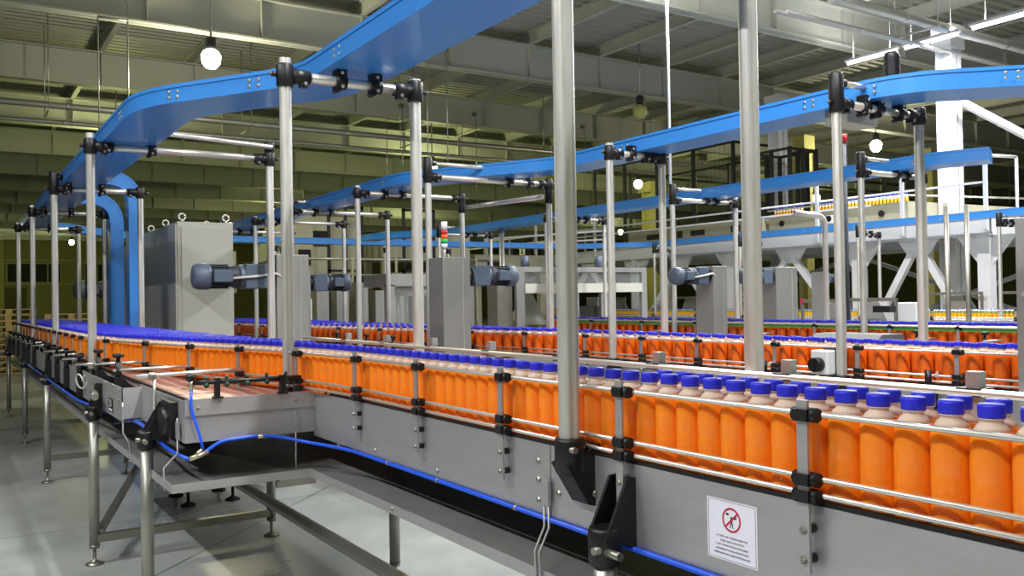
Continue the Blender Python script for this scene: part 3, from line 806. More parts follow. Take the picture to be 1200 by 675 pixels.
# loose upright tubes standing between the lines
def upright(x,y,h,label,r=.03,hook=False,mk='post'):
    t=thing('upright_tube',(x,y,0),label,'tube')
    if hook: MB().path(smoothpath([(x,y,0),(x,y,h),(x-.45,y+.1,h+.04)],.12,8),r,10).build('bent_tube',M['post'],t)
    else: MB().tube((x,y,0),(x,y,h),r,seg=12).build('tube',M[mk],t)
    MB().lathe([(.07,0),(.07,.012),(.03,.02)],(x,y,0),seg=12).build('base_flange',M['steeld'],t)
upright(9.35,7.15,2.62,'bent top stainless tube in front of the platform',.035,True)
upright(13.0,7.4,2.95,'tall grey tube in front of the white column, right one',.038,mk='steeld')
upright(12.9,7.66,2.95,'tall grey tube in front of the white column, left one',.038,mk='steeld')
t=thing('beacon_pole',(9.3,6.8,0),'dark slim pole with red tip behind the right elbow frame','pole')
MB().tube((9.3,6.8,0),(9.3,6.8,3.5),.022,seg=8).build('pole_tube',M['motord'],t)
MB().tube((9.3,6.8,3.5),(9.3,6.8,3.6),.03,seg=10).build('red_lens',M['redl'],t)
MB().lathe([(.07,0),(.07,.012),(.03,.02)],(9.3,6.8,0),seg=12).build('base_flange',M['motord'],t)
upright(8.6,13.6,3.0,'clamped double stainless tube between near post and signal tower',.05)

# ------------------------------------------------------------------ blue cable ducts
def duct(name,pts,w,h,label,rad=.3,rivets=(),lid=True,flat=True,side=None,cat='duct'):
    P=smoothpath(pts,rad,8) if rad else [Vector(p) for p in pts]
    t=thing(name,P[0],label,cat)
    def sweep(prof,P=P):
        vs=[];n=len(P);m=len(prof)
        for i,p in enumerate(P):
            d=(P[min(i+1,n-1)]-P[max(i-1,0)]).normalized()
            sd=Vector(side) if side else Vector((d.y,-d.x,0)).normalized()
            up=sd.cross(d)
            if not side and up.z<0: up=-up
            for a,c in prof: vs.append(p+sd*a+up*c)
        fs=[(i*m+k,i*m+(k+1)%m,(i+1)*m+(k+1)%m,(i+1)*m+k) for i in range(n-1) for k in range(m)]
        fs += [list(range(m))[::-1],[(n-1)*m+k for k in range(m)]]
        return MB().add(vs,fs)
    sweep([(-w/2,0),(w/2,0),(w/2,h),(-w/2,h)]).build('duct_tray',M['blue'],t)
    e=.006
    sweep([(-w/2-e,h-.012),(-w/2-e,h+.010),(w/2+e,h+.010),(w/2+e,h-.012),(w/2+.001,h-.012),(w/2+.001,h+.001),(-w/2-.001,h+.001),(-w/2-.001,h-.012)][::1]).build('duct_cover',M['blue'],t)
    if rivets:
        mb=MB()
        for (x,y,z,nx,ny) in rivets:
            for a in (-.035,.035):
                for c in (-.018,.018):
                    mb.lathe([(.011,0),(.011,.003),(.006,.006)],(x-ny*a,y+nx*a,z+c),(nx,ny,0),seg=6)
        mb.build('rivet',M['fitting'],t)
    return t
zb=2.925
duct('cable_duct',[(1.965,-1.2,zb),(1.965,5.05,zb),(1.25,6.15,zb),(1.25,16.2,zb)],.40,.105,
     'near blue cable duct sweeping from the top edge round to far left',.28,
     [(1.765,4.4,zb+.05,-1,0),(1.05,6.62,zb+.05,-1,0),(1.582,5.27,zb+.05,-.838,-.545),(1.232,5.81,zb+.05,-.838,-.545)])
MB_seam=None
duct('cable_duct',[(6.5,1.95,2.9),(5.75,2.85,2.9),(5.2,3.35,2.9),(5.2,7.0,2.9),(4.3,8.6,2.9),(4.3,16.8,2.9)],.36,.115,
     'second blue cable duct from right edge to centre, on raised elbow frames',.25,
     [(5.02,3.95,2.955,-1,0),(5.05,3.42,2.955,-.74,-.67),(5.02,5.9,2.955,-1,0),(4.12,9.0,2.955,-1,0),(4.8,7.4,2.955,-.87,-.49),(5.45,2.8,2.955,-.74,-.67)])
duct('cable_duct',[(8.75,4.72,2.93),(8.58,5.1,2.93),(8.58,15.4,2.93),(7.7,16.9,2.93),(7.7,17.6,2.93)],.36,.115,
     'third blue cable duct ending in a cut face in front of the white column',.15,[(8.4,5.3,2.985,-1,0)])
duct('cable_duct',[(15.2,2.0,2.9),(15.2,16.8,2.9),(13.6,18.3,2.9),(3.1,18.3,2.9),(1.45,16.6,2.93)],.34,.115,
     'farthest blue cable duct running low across the whole background',.4,[(15.03,9.0,2.955,-1,0),(15.03,12.0,2.955,-1,0)])
# vertical drop ducts at left
def drop(y,zt,x1,label,z0=.0):
    P=[(1.35,y,zt),(x1,y,zt),(x1,y,z0)]
    duct('drop_duct',P,.22,.15,label,.32,[(1.62,y-.17,zt+.075,0,-1)],side=(0,-1,0),cat='duct')
drop(12.75,2.98,1.87,'left one of the two blue ducts curving down beside the grey cabinet')
drop(11.15,3.05,1.83,'right one of the two blue ducts curving down beside the grey cabinet')

# camera-like sensor on the second duct
t=thing('sensor_unit',(5.36,3.75,2.75),'grey sensor box with black ribbed tube through the second duct','sensor')
mb=MB().lathe([(.05,0)]+[(.05+.004*(i%2),.02*i) for i in range(1,11)]+[(.045,.22)],(5.30,3.5,3.02),seg=14)
mb.build('ribbed_tube',M['black'],t)
MB().box(5.12,5.46,3.72,3.9,2.80,2.90).build('sensor_box',M['cabinet'],t,bevel=.008)

# ------------------------------------------------------------------ generic lines 2 and 3
def line(name,label,zbelt,near,xfar,y0,y1,brk,legs,nearrail=True,knobs=(),green=False):
    zp=zbelt+.007
    t=thing('bottle_conveyor',(near[0][0],near[0][1],0),label,'conveyor')
    for (a,c) in zip(near[:-1],near[1:]):
        MB().wallpath([a,c],zbelt-.22,zp,.008).build('side_plate',M['steel'],t)
        MB().wallpath([(a[0]+.012,a[1]),(c[0]+.012,c[1])],zp-.002,zp+.01,.014).build('wear_strip',M['rubber'],t)
    MB().wallpath([(xfar,y0),(xfar,y1)],zbelt-.22,zp,.008).build('side_plate',M['steel'],t)
    poly=[(x+.01,y,zbelt-.03) for x,y in near]+[(xfar-.005,y1,zbelt-.03),(xfar-.005,y0,zbelt-.03)]
    MB().prism(poly,(0,0,.028)).build('belt',M['belt'],t)
    return t,zp
t2,zp2=line('line2','second stainless conveyor with darker orange bottles behind the nearest one',Z2,
    [(4.8,1.2),(4.8,6.8),(3.93,6.82),(3.93,17.2)],5.3,1.2,17.2,None,None)
rp=smoothpath([(4.805,1.2,0),(4.805,6.9,0),(4.40,9.2,0),(4.17,11.2,0),(3.95,12.6,0),(3.95,17.0,0)],.5,5)
for dz in (.024,.058,.198): MB().path([(q.x,q.y,zp2+dz) for q in rp],.0065,6).build('guide_rail',M['chrome'],t2)
for k,yy in enumerate((2.1,2.79,3.43,4.08,4.82,5.45,6.2)): rail_bracket(t2,4.803,yy,zp2)
for yy in (7.1,7.9,8.7,9.6,10.6,11.6,12.8,14,15.2):
    rail_bracket(t2,xn2(yy)-.055,yy,zp2,low=False)
for (x,y) in ((4.1,8.6),(4.1,9.3),(4.06,10.1),(4.04,11.0)): arm(t2,x-.06,y,1.11,x+.25,1.17)
MB().path([(5.26,1.2,zp2+.197),(5.26,16.8,zp2+.197)],.009,6).build('guide_rail',M['chrome'],t2)
for x,y in ((4.74,2.4),(4.74,5.2),(3.88,8.2),(3.88,11.6),(3.88,15),(5.36,3.5),(5.36,6.8),(5.36,11.6)): leg(t2,x,y,.95,.03)
MB().box(4.70,5.4,1.2,6.8,.70,.74).box(3.85,5.4,6.8,17,.70,.74).build('drip_tray',M['tray'],t2)
for yy in (2.95,4.15): 
    o=MB().box(4.74,4.80,yy-.03,yy+.03,.97,1.10).tube((4.75,yy,1.08),(4.75,yy,1.20),.019,seg=10).build('support_arm',M['black'],t2)
    MB().tube((4.70,yy-.08,1.175),(4.84,yy+.0,1.18),.010,seg=8).build('guide_rod',M['chrome'],o)
o=thing('isolator_switch',(4.70,3.56,1.0),'white rotary switch box with black handle at the second conveyor','switch')
MB().box(4.655,4.74,3.56,3.69,1.135,1.29).build('switch_box',M['white'],o,bevel=.01)
MB().tube((4.655,3.625,1.20),(4.60,3.625,1.20),.045,seg=18).box(4.59,4.60,3.615,3.635,1.165,1.235).build('rotary_handle',M['black'],o)
MB().box(4.742,4.78,3.55,3.66,1.10,1.30).build('mounting_plate',M['black'],o)
MB().tube((4.68,3.66,1.135),(4.68,3.66,1.06),.01,seg=8).build('cable_gland',M['yellow'],o)
t3,zp3=line('line3','third stainless conveyor with dark orange bottles and green guide strip',Z3,
    [(7.93,2.6),(7.93,11.4)],8.5,2.6,11.4,None,None)
for dz in (.024,.058,): MB().path([(7.925,2.6,zp3+dz),(7.925,11.3,zp3+dz)],.0065,6).build('guide_rail',M['chrome'],t3)
MB().path([(7.905,2.6,zp3+.21),(7.905,11.3,zp3+.21)],.012,6).build('guide_rail',M['chrome'],t3)
MB().box(7.915,7.935,2.6,10.8,zp3+.168,zp3+.198).build('green_strip',M['green'],t3)
for yy in (3.6,4.6,5.3,6.2,7.1,8.0,9.0,10.1,11.1): rail_bracket(t3,7.928,yy,zp3,top=.235)
for yy in (3.1,4.3,4.95,6.9,8.6,10.6): arm(t3,7.80,yy,1.12,7.9,1.2)
for x,y in ((7.86,3.4),(7.86,7),(7.86,10.9),(8.55,5),(8.55,9)): leg(t3,x,y,.93,.03)
MB().path([(8.46,2.6,zp3+.22),(8.46,11.3,zp3+.22)],.012,6).build('guide_rail',M['chrome'],t3)
# small guard roof box on line 3 (stainless cover)
o=thing('belt_cover',(7.6,5.6,1.1),'sloping stainless cover with black type plate between second and third conveyor','cover')
MB().prism([(7.25,5.05,1.14),(7.75,5.05,1.14),(7.75,5.05,1.25),(7.4,5.05,1.25)],(0,.75,0)).build('cover_sheet',M['cover'],o)
MB().box(7.23,7.25,5.1,5.35,1.15,1.21).build('type_plate',M['dark'],o)
for xx,yy in ((7.45,5.15),(7.45,5.7)): MB().tube((xx,yy,0),(xx,yy,1.15),.025,seg=10).build('leg',M['steeld'],o)

# ------------------------------------------------------------------ line 4: little bottles with coloured labels
t4=thing('bottle_conveyor',(15.2,4,0),'farthest floor conveyor of small yellow labelled bottles under the platform','conveyor')
MB().box(15.15,15.16,4,21.8,.92,1.12).build('side_plate',M['steel'],t4); MB().box(15.16,15.5,4,21.8,1.08,1.11).build('belt',M['belt'],t4)
MB().box(15.5,15.51,4,21.8,.92,1.12).build('side_plate',M['steel'],t4)
for dz in (.02,.06,.19): MB().path([(15.14,4,1.12+dz),(15.14,21.7,1.12+dz)],.009,6).build('guide_rail',M['chrome'],t4)
for yy in range(5,21,2): leg(t4,15.2,yy,.95,.03)
for k in range(12):
    rail_bracket(t4,15.15,4.8+1.5*k,1.12,detail=False,low=False)
sbm=MB().lathe([(.028,0),(.032,.01),(.032,.035),(.032,.055),(.0325,.06),(.0325,.12),(.032,.125),(.030,.15),(.014,.185),(.013,.20),(.017,.202),(.017,.222)],(0,0,0),seg=8,mis=[2,2,2,1,0,0,0,1,2,2,3,3])
small=sbm.build('small_bottle',[M['yellow'],M['lime'],M['paper'],M['cap']],loc=(0,0,0))
SL='small bottle with yellow and green label on the farthest floor conveyor'
k=0; y=4.6; 
while y<21.6 and k<286:
    o=small if k==0 else small.copy()
    if k: COL.objects.link(o)
    o.location=(15.21,y,1.112); tag(o,SL,'bottle','small bottles on the farthest floor conveyor'); k+=1; y+=.0705
# trapezoid hoods with red-capped stands above line 4 (seen as grey hoods)
def hood(x,y,s,label):
    t=thing('guard_hood',(x,y,1.1),label,'hood')
    mb=MB().add([(x-.0,y-.5*s,1.2),(x-.0,y+.5*s,1.2),(x,y+.22*s,1.2+.6*s),(x,y-.22*s,1.2+.6*s),(x+.3,y-.5*s,1.2),(x+.3,y+.5*s,1.2),(x+.2,y+.22*s,1.2+.6*s),(x+.2,y-.22*s,1.2+.6*s)],[(0,1,2,3),(7,6,5,4),(3,2,6,7),(0,3,7,4),(1,5,6,2),(0,4,5,1)])
    mb.build('hood_sheet',M['box'],t)
    mb=MB()
    for a in (-.95*s,.75*s): mb.box(x-.15,x-.11,y+a,y+a+.04,0,1.2+.62*s)
    mb.box(x-.15,x-.11,y-.95*s,y+.79*s,1.2+.62*s,1.25+.62*s)
    mb.build('hood_stand',M['steeld'],t)
    MB().box(x-.16,x-.10,y+.75*s,y+.82*s,1.2+.60*s,1.26+.62*s).build('red_end_cap',M['red'],t)
hood(15.9,9.3,.62,'grey trapezoid hood under the platform left of the white column')
hood(15.9,7.9,.62,'grey trapezoid hood at the far right under the platform end')
hood(11.5,8.0,.52,'grey trapezoid hood nearest the bent stainless tube')
hood(11.5,8.75,.5,'grey trapezoid hood left of the small switch box')
hood(15.9,19.2,.62,'grey trapezoid hood seen between two frames at centre')
hood(15.9,16.3,.6,'grey trapezoid hood left of the drive column at centre right')
t=thing('switch_cabinet',(9.9,6.6,1.1),'small white box with two black latches above the third conveyor','box')
MB().box(10.0,10.15,6.35,6.6,1.17,1.52).build('box_body',M['white'],t,bevel=.01)
MB().box(9.86,10.0,6.62,6.85,1.2,1.28).box(9.86,10.0,6.62,6.85,1.4,1.48).split('latch',M['black'],t)
MB().tube((10.08,6.5,0),(10.08,6.5,1.2),.03,seg=8).build('stand_leg',M['steeld'],t)

# ------------------------------------------------------------------ drive columns with gear motors
def gearmotor(t,x,y,z,dx,R,L,cable=False):
    """motor axis along X, dx=+1 to the right or -1"""
    a=(dx,0,0); o=(x,y,z)
    def P(u): return (x+dx*u,y,z)
    g=MB().obox(P(.09*L/.5),(.08*L/.5,0,0),(0,R*.95,0),(0,0,R*.95)).tube(P(.0),P(.2*L/.5),R*.9,seg=16)
    g.build('gearbox',M['motor'],t,bevel=.01)
    b=MB().lathe([(R*.85,.20*L/.5),(R*.95,.22*L/.5),(R*.78,.25*L/.5),(R*.82,.27*L/.5),(R*.82,.40*L/.5)],o,a,seg=20)
    for i in range(14):
        an=2*PI*i/14; c,s=math.cos(an),math.sin(an)
        b.obox((x+dx*.335*L/.5,y+c*R*.86,z+s*R*.86),(.065*L/.5,0,0),(0,c*R*.08,s*R*.08),(0,-s*.004,c*.004))
    bb=b.build('motor_body',M['motord'],t)
    MB().lathe([(R*.98,.39*L/.5),(R*1.02,.41*L/.5),(R*1.0,.46*L/.5),(R*.85,.49*L/.5),(R*.45,.5*L/.5),(.001,.5*L/.5)],o,a,seg=22).build('fan_cover',M['motor'],t)
    MB().obox((x+dx*.32*L/.5,y-R*.9,z+.0),(.06*L/.5,0,0),(0,R*.28,0),(0,0,R*.45)).build('terminal_box',M['motor'],t,bevel=.006)
    if cable:
        MB().path(smoothpath([(x+dx*.27*L/.5,y-R*1.0,z-.02),(x+dx*.1,y-R*1.15,z),(x-dx*.04,y-R*1.1,z+.03),(x-dx*.11,y-R*.8,z-.02)],.1,6),.011,8).build('cable',M['cable'],t)
def drive(x,y,w,h,dep,label,mz,dx,R,L,cable=False,mx=None):
    t=thing('drive_column',(x,y,0),label,'drive column')
    MB().box(x-w/2,x+w/2,y,y+dep,.05,h).build('casing',M['box'],t,bevel=.006)
    MB().box(x-w/2-.03,x+w/2+.03,y-.03,y+dep+.03,0,.05).build('base_plate',M['steeld'],t)
    MB().box(x+w*.22,x+w*.235,y-.006,y,.1,h-.02).build('casing_seam',M['post'],t)
    mxx=x+dx*w/2 if mx is None else mx
    MB().tube((mxx,y+dep*.35,mz),(mxx+dx*.06,y+dep*.35,mz),R*.8,seg=16).build('flange',M['black'],t)
    gearmotor(t,mxx+dx*.05,y+dep*.35,mz,dx,R,L,cable)
drive(2.66,7.75,.30,2.08,.3,'stainless column holding the motor in front of the grey cabinet',1.885,-1,.115,.66,True)
drive(3.40,9.6,.20,1.98,.3,'stainless column with motor pointing right, behind second near post',1.87,1,.105,.46)
drive(3.88,6.9,.28,2.03,.28,'wide stainless column with motor pointing right at picture centre',1.865,1,.10,.50)
drive(7.42,7.1,.22,1.98,.28,'stainless column with motor pointing left, over the third conveyor',1.87,-1,.10,.48,True)
drive(10.0,8.3,.45,2.03,.3,'stainless column with motor pointing left, near the tall post at right',1.9,-1,.11,.55)
t=thing('drive_motor',(10.9,8.0,1.85),'small blue grey motor pointing right beyond the right column','motor')
gearmotor(t,10.35,8.0,1.86,1,.07,.4)
MB().box(10.27,10.36,7.9,8.1,0,1.95).build('motor_post',M['box'],t)
t=thing('drive_motor',(1.3,22,1.9),'distant blue grey motor seen between the left posts','motor')
gearmotor(t,3.25,20.5,1.98,-1,.2,.95)
MB().box(3.25,3.4,20.35,20.65,0,2.2).build('motor_post',M['box'],t)
t=thing('end_casing',(4.35,1.9,0),'tall stainless casing cut by the right picture edge','casing')
MB().box(4.27,4.62,1.9,2.2,.04,1.995).build('casing',M['box'],t,bevel=.006)
MB().box(4.25,4.64,1.88,2.22,0,.04).build('base_plate',M['steeld'],t)
MB().box(4.264,4.27,1.93,2.17,1.62,1.64).build('casing_seam',M['post'],t)

# signal tower
t=thing('signal_tower',(3.84,7.05,2.03),'signal light tower with red, orange and green lenses at centre','signal lamp')
MB().tube((3.84,7.05,2.03),(3.84,7.05,2.12),.012,seg=8).build('tower_stem',M['chrome'],t)
for z,m,n in ((2.12,'white','tower_base'),(2.165,'ltgrn','green_lens'),(2.205,'ltorg','orange_lens'),(2.245,'ltred','red_lens'),(2.285,'white','tower_cap')):
    MB().lathe([(.028,0),(.028,.037 if n!='tower_cap' else .075)],(3.84,7.05,z),seg=14).build(n,M[m],t)

# grey switch cabinet with lifting eyes
def cabinet(x0,x1,y0,y1,h,label,n=3,eyes=True):
    t=thing('switch_cabinet',(x0,y0,0),label,'cabinet')
    MB().box(x0,x1,y0,y1,.1,h).build('cabinet_body',M['cabinet'],t,bevel=.008)
    MB().box(x0+.02,x1-.02,y0+.02,y1-.02,0,.1).build('plinth',M['dark'],t)
    MB().box(x0+.045,x1-.045,y0-.022,y0,.16,h-.06).build('end_panel',M['cabinet'],t,bevel=.004)
    for k in range(n):
        a=y0+(y1-y0)*k/n; c=y0+(y1-y0)*(k+1)/n
        MB().box(x0-.022,x0,a+.012,c-.012,.14,h-.03).build('door',M['cabinet'],t,bevel=.004)
    if eyes:
        for x in (x0+.07,x1-.07):
            for k in range(n+1):
                y=y0+.06+(y1-y0-.12)*k/n
                mb=MB().tube((x,y,h),(x,y,h+.03),.018,seg=8)
                mb.path([(x+.038*math.cos(q),y,h+.062+.038*math.sin(q)) for q in [2*PI*i/14 for i in range(15)]],.012,8)
                mb.build('lifting_eye',M['chrome'],t)
cabinet(2.36,3.02,11.0,13.0,2.64,'tall light grey cabinet with lifting eyes at left',2)
cabinet(2.36,3.0,13.6,15.0,2.55,'narrow grey cabinet glimpsed between the two blue drop ducts',1,False)

# pallets
def pallet(x,y,z,rz,label):
    t=thing('wooden_pallet',(x,y,z),label,'pallet','stacked wooden pallets at far left')
    t.rotation_euler=(0,0,rz)
    mb=MB()
    for k in range(7): mb.box(x-.6,x+.6,y-.4+k*.117,y-.4+k*.117+.1,z+.122,z+.144)
    mb.split('top_board',M['wood'],t)
    mb=MB()
    for u in (-.6,-.0725,.455):
        mb.box(x+u,x+u+.145,y-.4,y+.4,z+.1,z+.122)
        for v in (-.4,-.07,.26): mb.box(x+u,x+u+.145,y+v,y+v+.14,z+.022,z+.1)
    mb.build('blocks',M['wood'],t)
    mb=MB()
    for v in (-.4,-.05,.3): mb.box(x-.6,x+.6,y+v,y+v+.1,z,z+.022)
    mb.split('bottom_board',M['wood'],t)
NP=11
for k in range(NP):
    for (px,py,w) in ((1.35,25.3,'left'),(2.75,25.3,'right')):
        lab=f'wooden pallet in the {w} stack at far left, '+('topmost' if k==NP-1 else 'lowest' if k==0 else f'{["","second","third","fourth","fifth","sixth","seventh","eighth","ninth","tenth"][k]} from the floor')
        if w=='right' and k>9: continue
        pallet(px,py,.145*k,.03*math.sin(k*2),lab)

# ------------------------------------------------------------------ white platform with braces, railing, conveyor and cages
pf=thing('steel_platform',(15.9,9,0),'white steel platform on braced legs behind the conveyors','platform')
z0,z1_=2.66,2.99
MB().box(15.9,15.93,8.6,30,z0,z1_).box(15.84,16.0,8.6,30,z1_-.02,z1_).box(15.84,16.0,8.6,30,z0,z0+.02).split('edge_beam',M['white'],pf)
MB().box(15.9,21.0,8.58,8.62,z0,z1_).box(20.97,21.0,8.6,30,z0,z1_).box(15.9,21,29.97,30,z0,z1_).split('edge_beam',M['white'],pf)
MB().box(15.95,20.95,8.65,29.95,z1_-.06,z1_-.02).build('deck_plate',M['cabinet'],pf)
mb=MB(); y=10.5
while y<30: mb.box(15.95,20.95,y-.05,y+.05,z0+.02,z1_-.07); y+=2.4
mb.split('floor_joist',M['white'],pf)
for (x,y) in ((16.0,8.75),(16.0,11.4),(16.0,14.9),(16.0,18.4),(16.0,22.4),(20.8,8.75),(20.8,14.9),(20.8,22.4)):
    o=MB().box(x-.11,x+.11,y-.11,y+.11,.02,z0).build('leg',M['white'],pf)
    MB().box(x-.2,x+.2,y-.2,y+.2,0,.02).build('base_plate',M['white'],o)
    for s in (-1,1):
        MB().prism([(x-.02,y+s*.11,z0),(x-.02,y+s*.55,z0),(x-.02,y+s*.11,z0-.55)],(.04,0,0)).build('gusset',M['white'],o)
for (ya,yb_) in ((8.95,11.2),(11.6,14.7),(15.1,18.2),(18.7,22.2)):
    ym=(ya+yb_)/2
    MB().prism([(15.96,ym-.42,z0),(15.96,ym+.42,z0),(15.96,ym+.2,z0-.32),(15.96,ym-.2,z0-.32)],(.05,0,0)).build('gusset',M['white'],pf)
    MB().beam((15.98,ym-.12,z0-.25),(15.98,ya,.7),.12,.13).build('diagonal_brace',M['white'],pf)
    MB().beam((15.98,ym+.12,z0-.25),(15.98,yb_,.7),.12,.13).build('diagonal_brace',M['white'],pf)
for (ya,yb_) in ((9,14.6),(15.2,22)):
    MB().beam((20.75,ya,.6),(20.75,yb_,z0-.1),.1,.1).build('diagonal_brace',M['white'],pf)
    MB().beam((20.75,yb_,.6),(20.75,ya,z0-.1),.1,.1).build('diagonal_brace',M['white'],pf)
# railing along the near edge
rl=thing('guard_railing',(15.86,8.6,2.9),'white guard railing along the platform edge','railing')
for y in (8.65,10.3,12.3,14.6,17.2,20.0,23,26): MB().box(15.80,15.86,y-.03,y+.03,2.74,4.12).build('railing_post',M['white'],rl)
MB().tube((15.83,8.65,4.1),(15.83,11,4.05),.03,seg=8).tube((15.83,8.65,3.62),(15.83,27,3.62),.022,seg=8).build('rail_tube',M['white'],rl)
MB().tube((15.83,11,3.42),(15.83,29.5,3.42),.022,seg=8).build('rail_tube',M['white'],rl)
MB().tube((15.83,8.65,4.1),(17.6,9.0,4.25),.03,seg=8).tube((17.6,9.0,2.99),(17.6,9.0,4.25),.03,seg=8).build('rail_tube',M['white'],rl)
# platform conveyor with little bottles
pc=thing('platform_conveyor',(16.6,9.5,3),'grey conveyor on top of the white platform','conveyor')
MB().box(16.5,16.52,10.6,14.2,3.12,3.5).build('side_plate',M['machd'],pc)
MB().box(16.52,17.0,10.6,14.2,3.42,3.46).build('belt',M['tray'],pc)
MB().prism([(16.5,10.6,3.12),(17.9,9.2,2.98),(17.9,9.2,3.3),(16.5,10.6,3.5)],(.015,.015,0)).build('side_plate',M['machd'],pc)
MB().path([(16.47,10.6,3.62),(16.47,14.2,3.62)],.02,6).path([(16.47,10.6,3.62),(18.2,8.9,3.45)],.02,6).build('guide_rail',M['chrome'],pc)
for y in (11.2,12.5,13.8): MB().tube((16.47,y,3.3),(16.5,y,3.3),.07,seg=12).build('bearing_housing',M['black'],pc)
for y in (11.5,13.8): MB().box(16.55,16.95,y-.04,y+.04,2.99,3.14).build('leg',M['cabinet'],pc)
for y,s in ((12.4,.16),): MB().box(16.485,16.5,y,y+s,3.2,3.38).build('paper_label',M['paper'],pc)
sb2=MB().lathe([(.032,0),(.032,.05),(.032,.06),(.032,.14),(.014,.185),(.014,.20),(.018,.202),(.018,.225)],(0,0,0),seg=8,mis=[1,1,0,2,2,3,3])
o0=sb2.build('drink_bottle',[M['yellow'],M['lime'],M['paper'],M['cap']],loc=(0,0,0))
k=0; y=10.7
while y<14.1:
    o=o0 if k==0 else o0.copy()
    if k: COL.objects.link(o)
    o.location=(16.62,y,3.46); tag(o,'small bottle with blue cap on the conveyor atop the white platform','bottle','small bottles on the platform conveyor'); k+=1; y+=.085 if not 12.8<y<13.1 else .5
# beige machine casings on the platform
def machine(name,x0,x1,y0,y1,za,zb_,label,m='mach',holes=(),cat='machine'):
    t=thing(name,(x0,y0,za),label,cat)
    MB().box(x0,x1,y0,y1,za,zb_).build('casing',M['machd'],t,bevel=.02)
    mb=MB()
    for (a,c,d,e,f) in holes:   # on the -X face: y0,y1,z0,z1
        mb.box(x0-.01,x0,a,c,d,e)
    if holes: mb.split('opening',M['dark'],t)
    return t
machine('machine_casing',16.4,17.4,14.3,19.2,3.0,3.46,'long beige casing with dark openings on the platform',
        'mach',[(15.0,15.3,3.2,3.36,0),(16.2,16.7,3.2,3.34,0),(17.0,17.2,3.18,3.36,0),(17.7,18.4,3.2,3.34,0),(14.5,14.7,3.15,3.3,0)])
# black cages
def cage(x0,x1,y0,y1,za,zt,label,npx=2,npy=4):
    t=thing('mesh_cage',(x0,y0,za),label,'fence')
    pts=[]
    for i in range(npy+1):
        y=y0+(y1-y0)*i/npy
        for x in (x0,x1): pts.append((x,y))
    for i in range(1,npx):
        x=x0+(x1-x0)*i/npx
        for y in (y0,y1): pts.append((x,y))
    for x,y in pts: MB().box(x-.04,x+.04,y-.04,y+.04,za,zt).build('cage_post',M['fence'],t)
    mb=MB()
    for z in (zt-.04,):
        mb.beam((x0,y0,z),(x0,y1,z),.05,.06).beam((x1,y0,z),(x1,y1,z),.05,.06).beam((x0,y0,z),(x1,y0,z),.05,.06).beam((x0,y1,z),(x1,y1,z),.05,.06)
    mb.build('top_rail',M['fence'],t)
    mb=MB()
    z=za+.3
    while z<zt:
        for (a,c) in (((x0,y0),(x0,y1)),((x0,y0),(x1,y0)),((x1,y0),(x1,y1)),((x0,y1),(x1,y1))):
            mb.beam((a[0],a[1],z),(c[0],c[1],z),.004,.004)
        z+=.3
    y=y0
    while y<y1:
        mb.box(x0-.002,x0+.002,y-.002,y+.002,za,zt); y+=.16
    mb.build('wire_mesh',M['fence'],t)
cage(17.6,20.6,16.3,22.2,3.0,5.75,'larger black mesh cage on the platform, centre right',2,4)
cage(17.6,18.6,14.45,15.6,3.0,5.3,'smaller black mesh cage just right of the tall post',2,2)
cage(17.0,17.2,23.2,26.5,1.2,3.9,'low black guard frame with warning plates left of the near post',1,3)
for i,(y) in enumerate((23.6,25.3)):
    o=thing('warning_plate',(16.95,y,3.2),('right' if i==0 else 'left')+' white square plate on the low black guard frame','sign')
    MB().box(16.93,16.95,y,y+.33,3.15,3.48).build('plate',M['paper'],o)
    MB().prism([(16.925,y+.1,3.2),(16.925,y+.23,3.2),(16.925,y+.165,3.42)],(.004,0,0)).build('pictogram',M['ink'],o)

# background machinery left of the platform
def bgbox(x0,x1,y0,y1,za,zb_,m,label,name='machine_casing',parts=()):
    t=thing(name,(x0,y0,za),label,'machine')
    MB().box(x0,x1,y0,y1,za,zb_).build('casing',M[m],t,bevel=.02)
    for (n,a,mm) in parts: MB().box(*a).build(n,M[mm],t)
    return t
# stainless filler housing with windows (x 600-700)
fh=thing('filler_housing',(9.2,10.4,0),'stainless machine housing with windows behind the tall near post','machine')
def fr(x0,x1,y,za,zb_,m='box',t_=.07,n='frame_post'):
    MB().box(x0,x1,y,y+t_,za,zb_).build(n,M[m],fh)
Y0=11.6
fr(7.75,8.6,Y0,0,1.05,n='lower_panel'); fr(7.6,7.75,Y0,0,2.15); fr(10.2,10.32,Y0,0,2.15); fr(7.75,10.2,Y0,2.07,2.15,n='top_rail')
fr(7.75,10.2,Y0-.02,1.73,1.88,'cabinet',n='cross_rail'); fr(8.75,8.83,Y0,0,1.73); fr(9.3,9.36,Y0,0,1.73)
MB().box(7.6,10.3,Y0+.1,Y0+1.3,2.10,2.14).build('roof_sheet',M['box'],fh)
MB().box(7.75,10.2,Y0+.03,Y0+.035,1.88,2.07).build('window_pane',M['glass'],fh)
MB().box(7.3,7.58,Y0+.1,Y0+.4,0,2.15).build('inner_column',M['steeld'],fh)
MB().box(9.45,9.8,Y0+.3,Y0+.6,.1,1.65).build('inner_cabinet',M['cabinet'],fh)
MB().lathe([(.34,0),(.3,.1),(.10,.5),(.08,.7)],(8.4,Y0+.9,1.2),seg=14).build('hopper',M['cabinet'],fh)
MB().tube((8.1,Y0+.5,2.14),(8.1,Y0+.5,2.35),.07,seg=10).build('air_cylinder',M['motor'],fh)
MB().tube((9.5,Y0+.3,2.14),(9.5,Y0+.3,2.35),.07,seg=10).build('air_cylinder',M['motor'],fh)
MB().box(8.8,9.6,Y0+.2,Y0+.5,1.2,1.5).build('valve_block',M['dark'],fh)
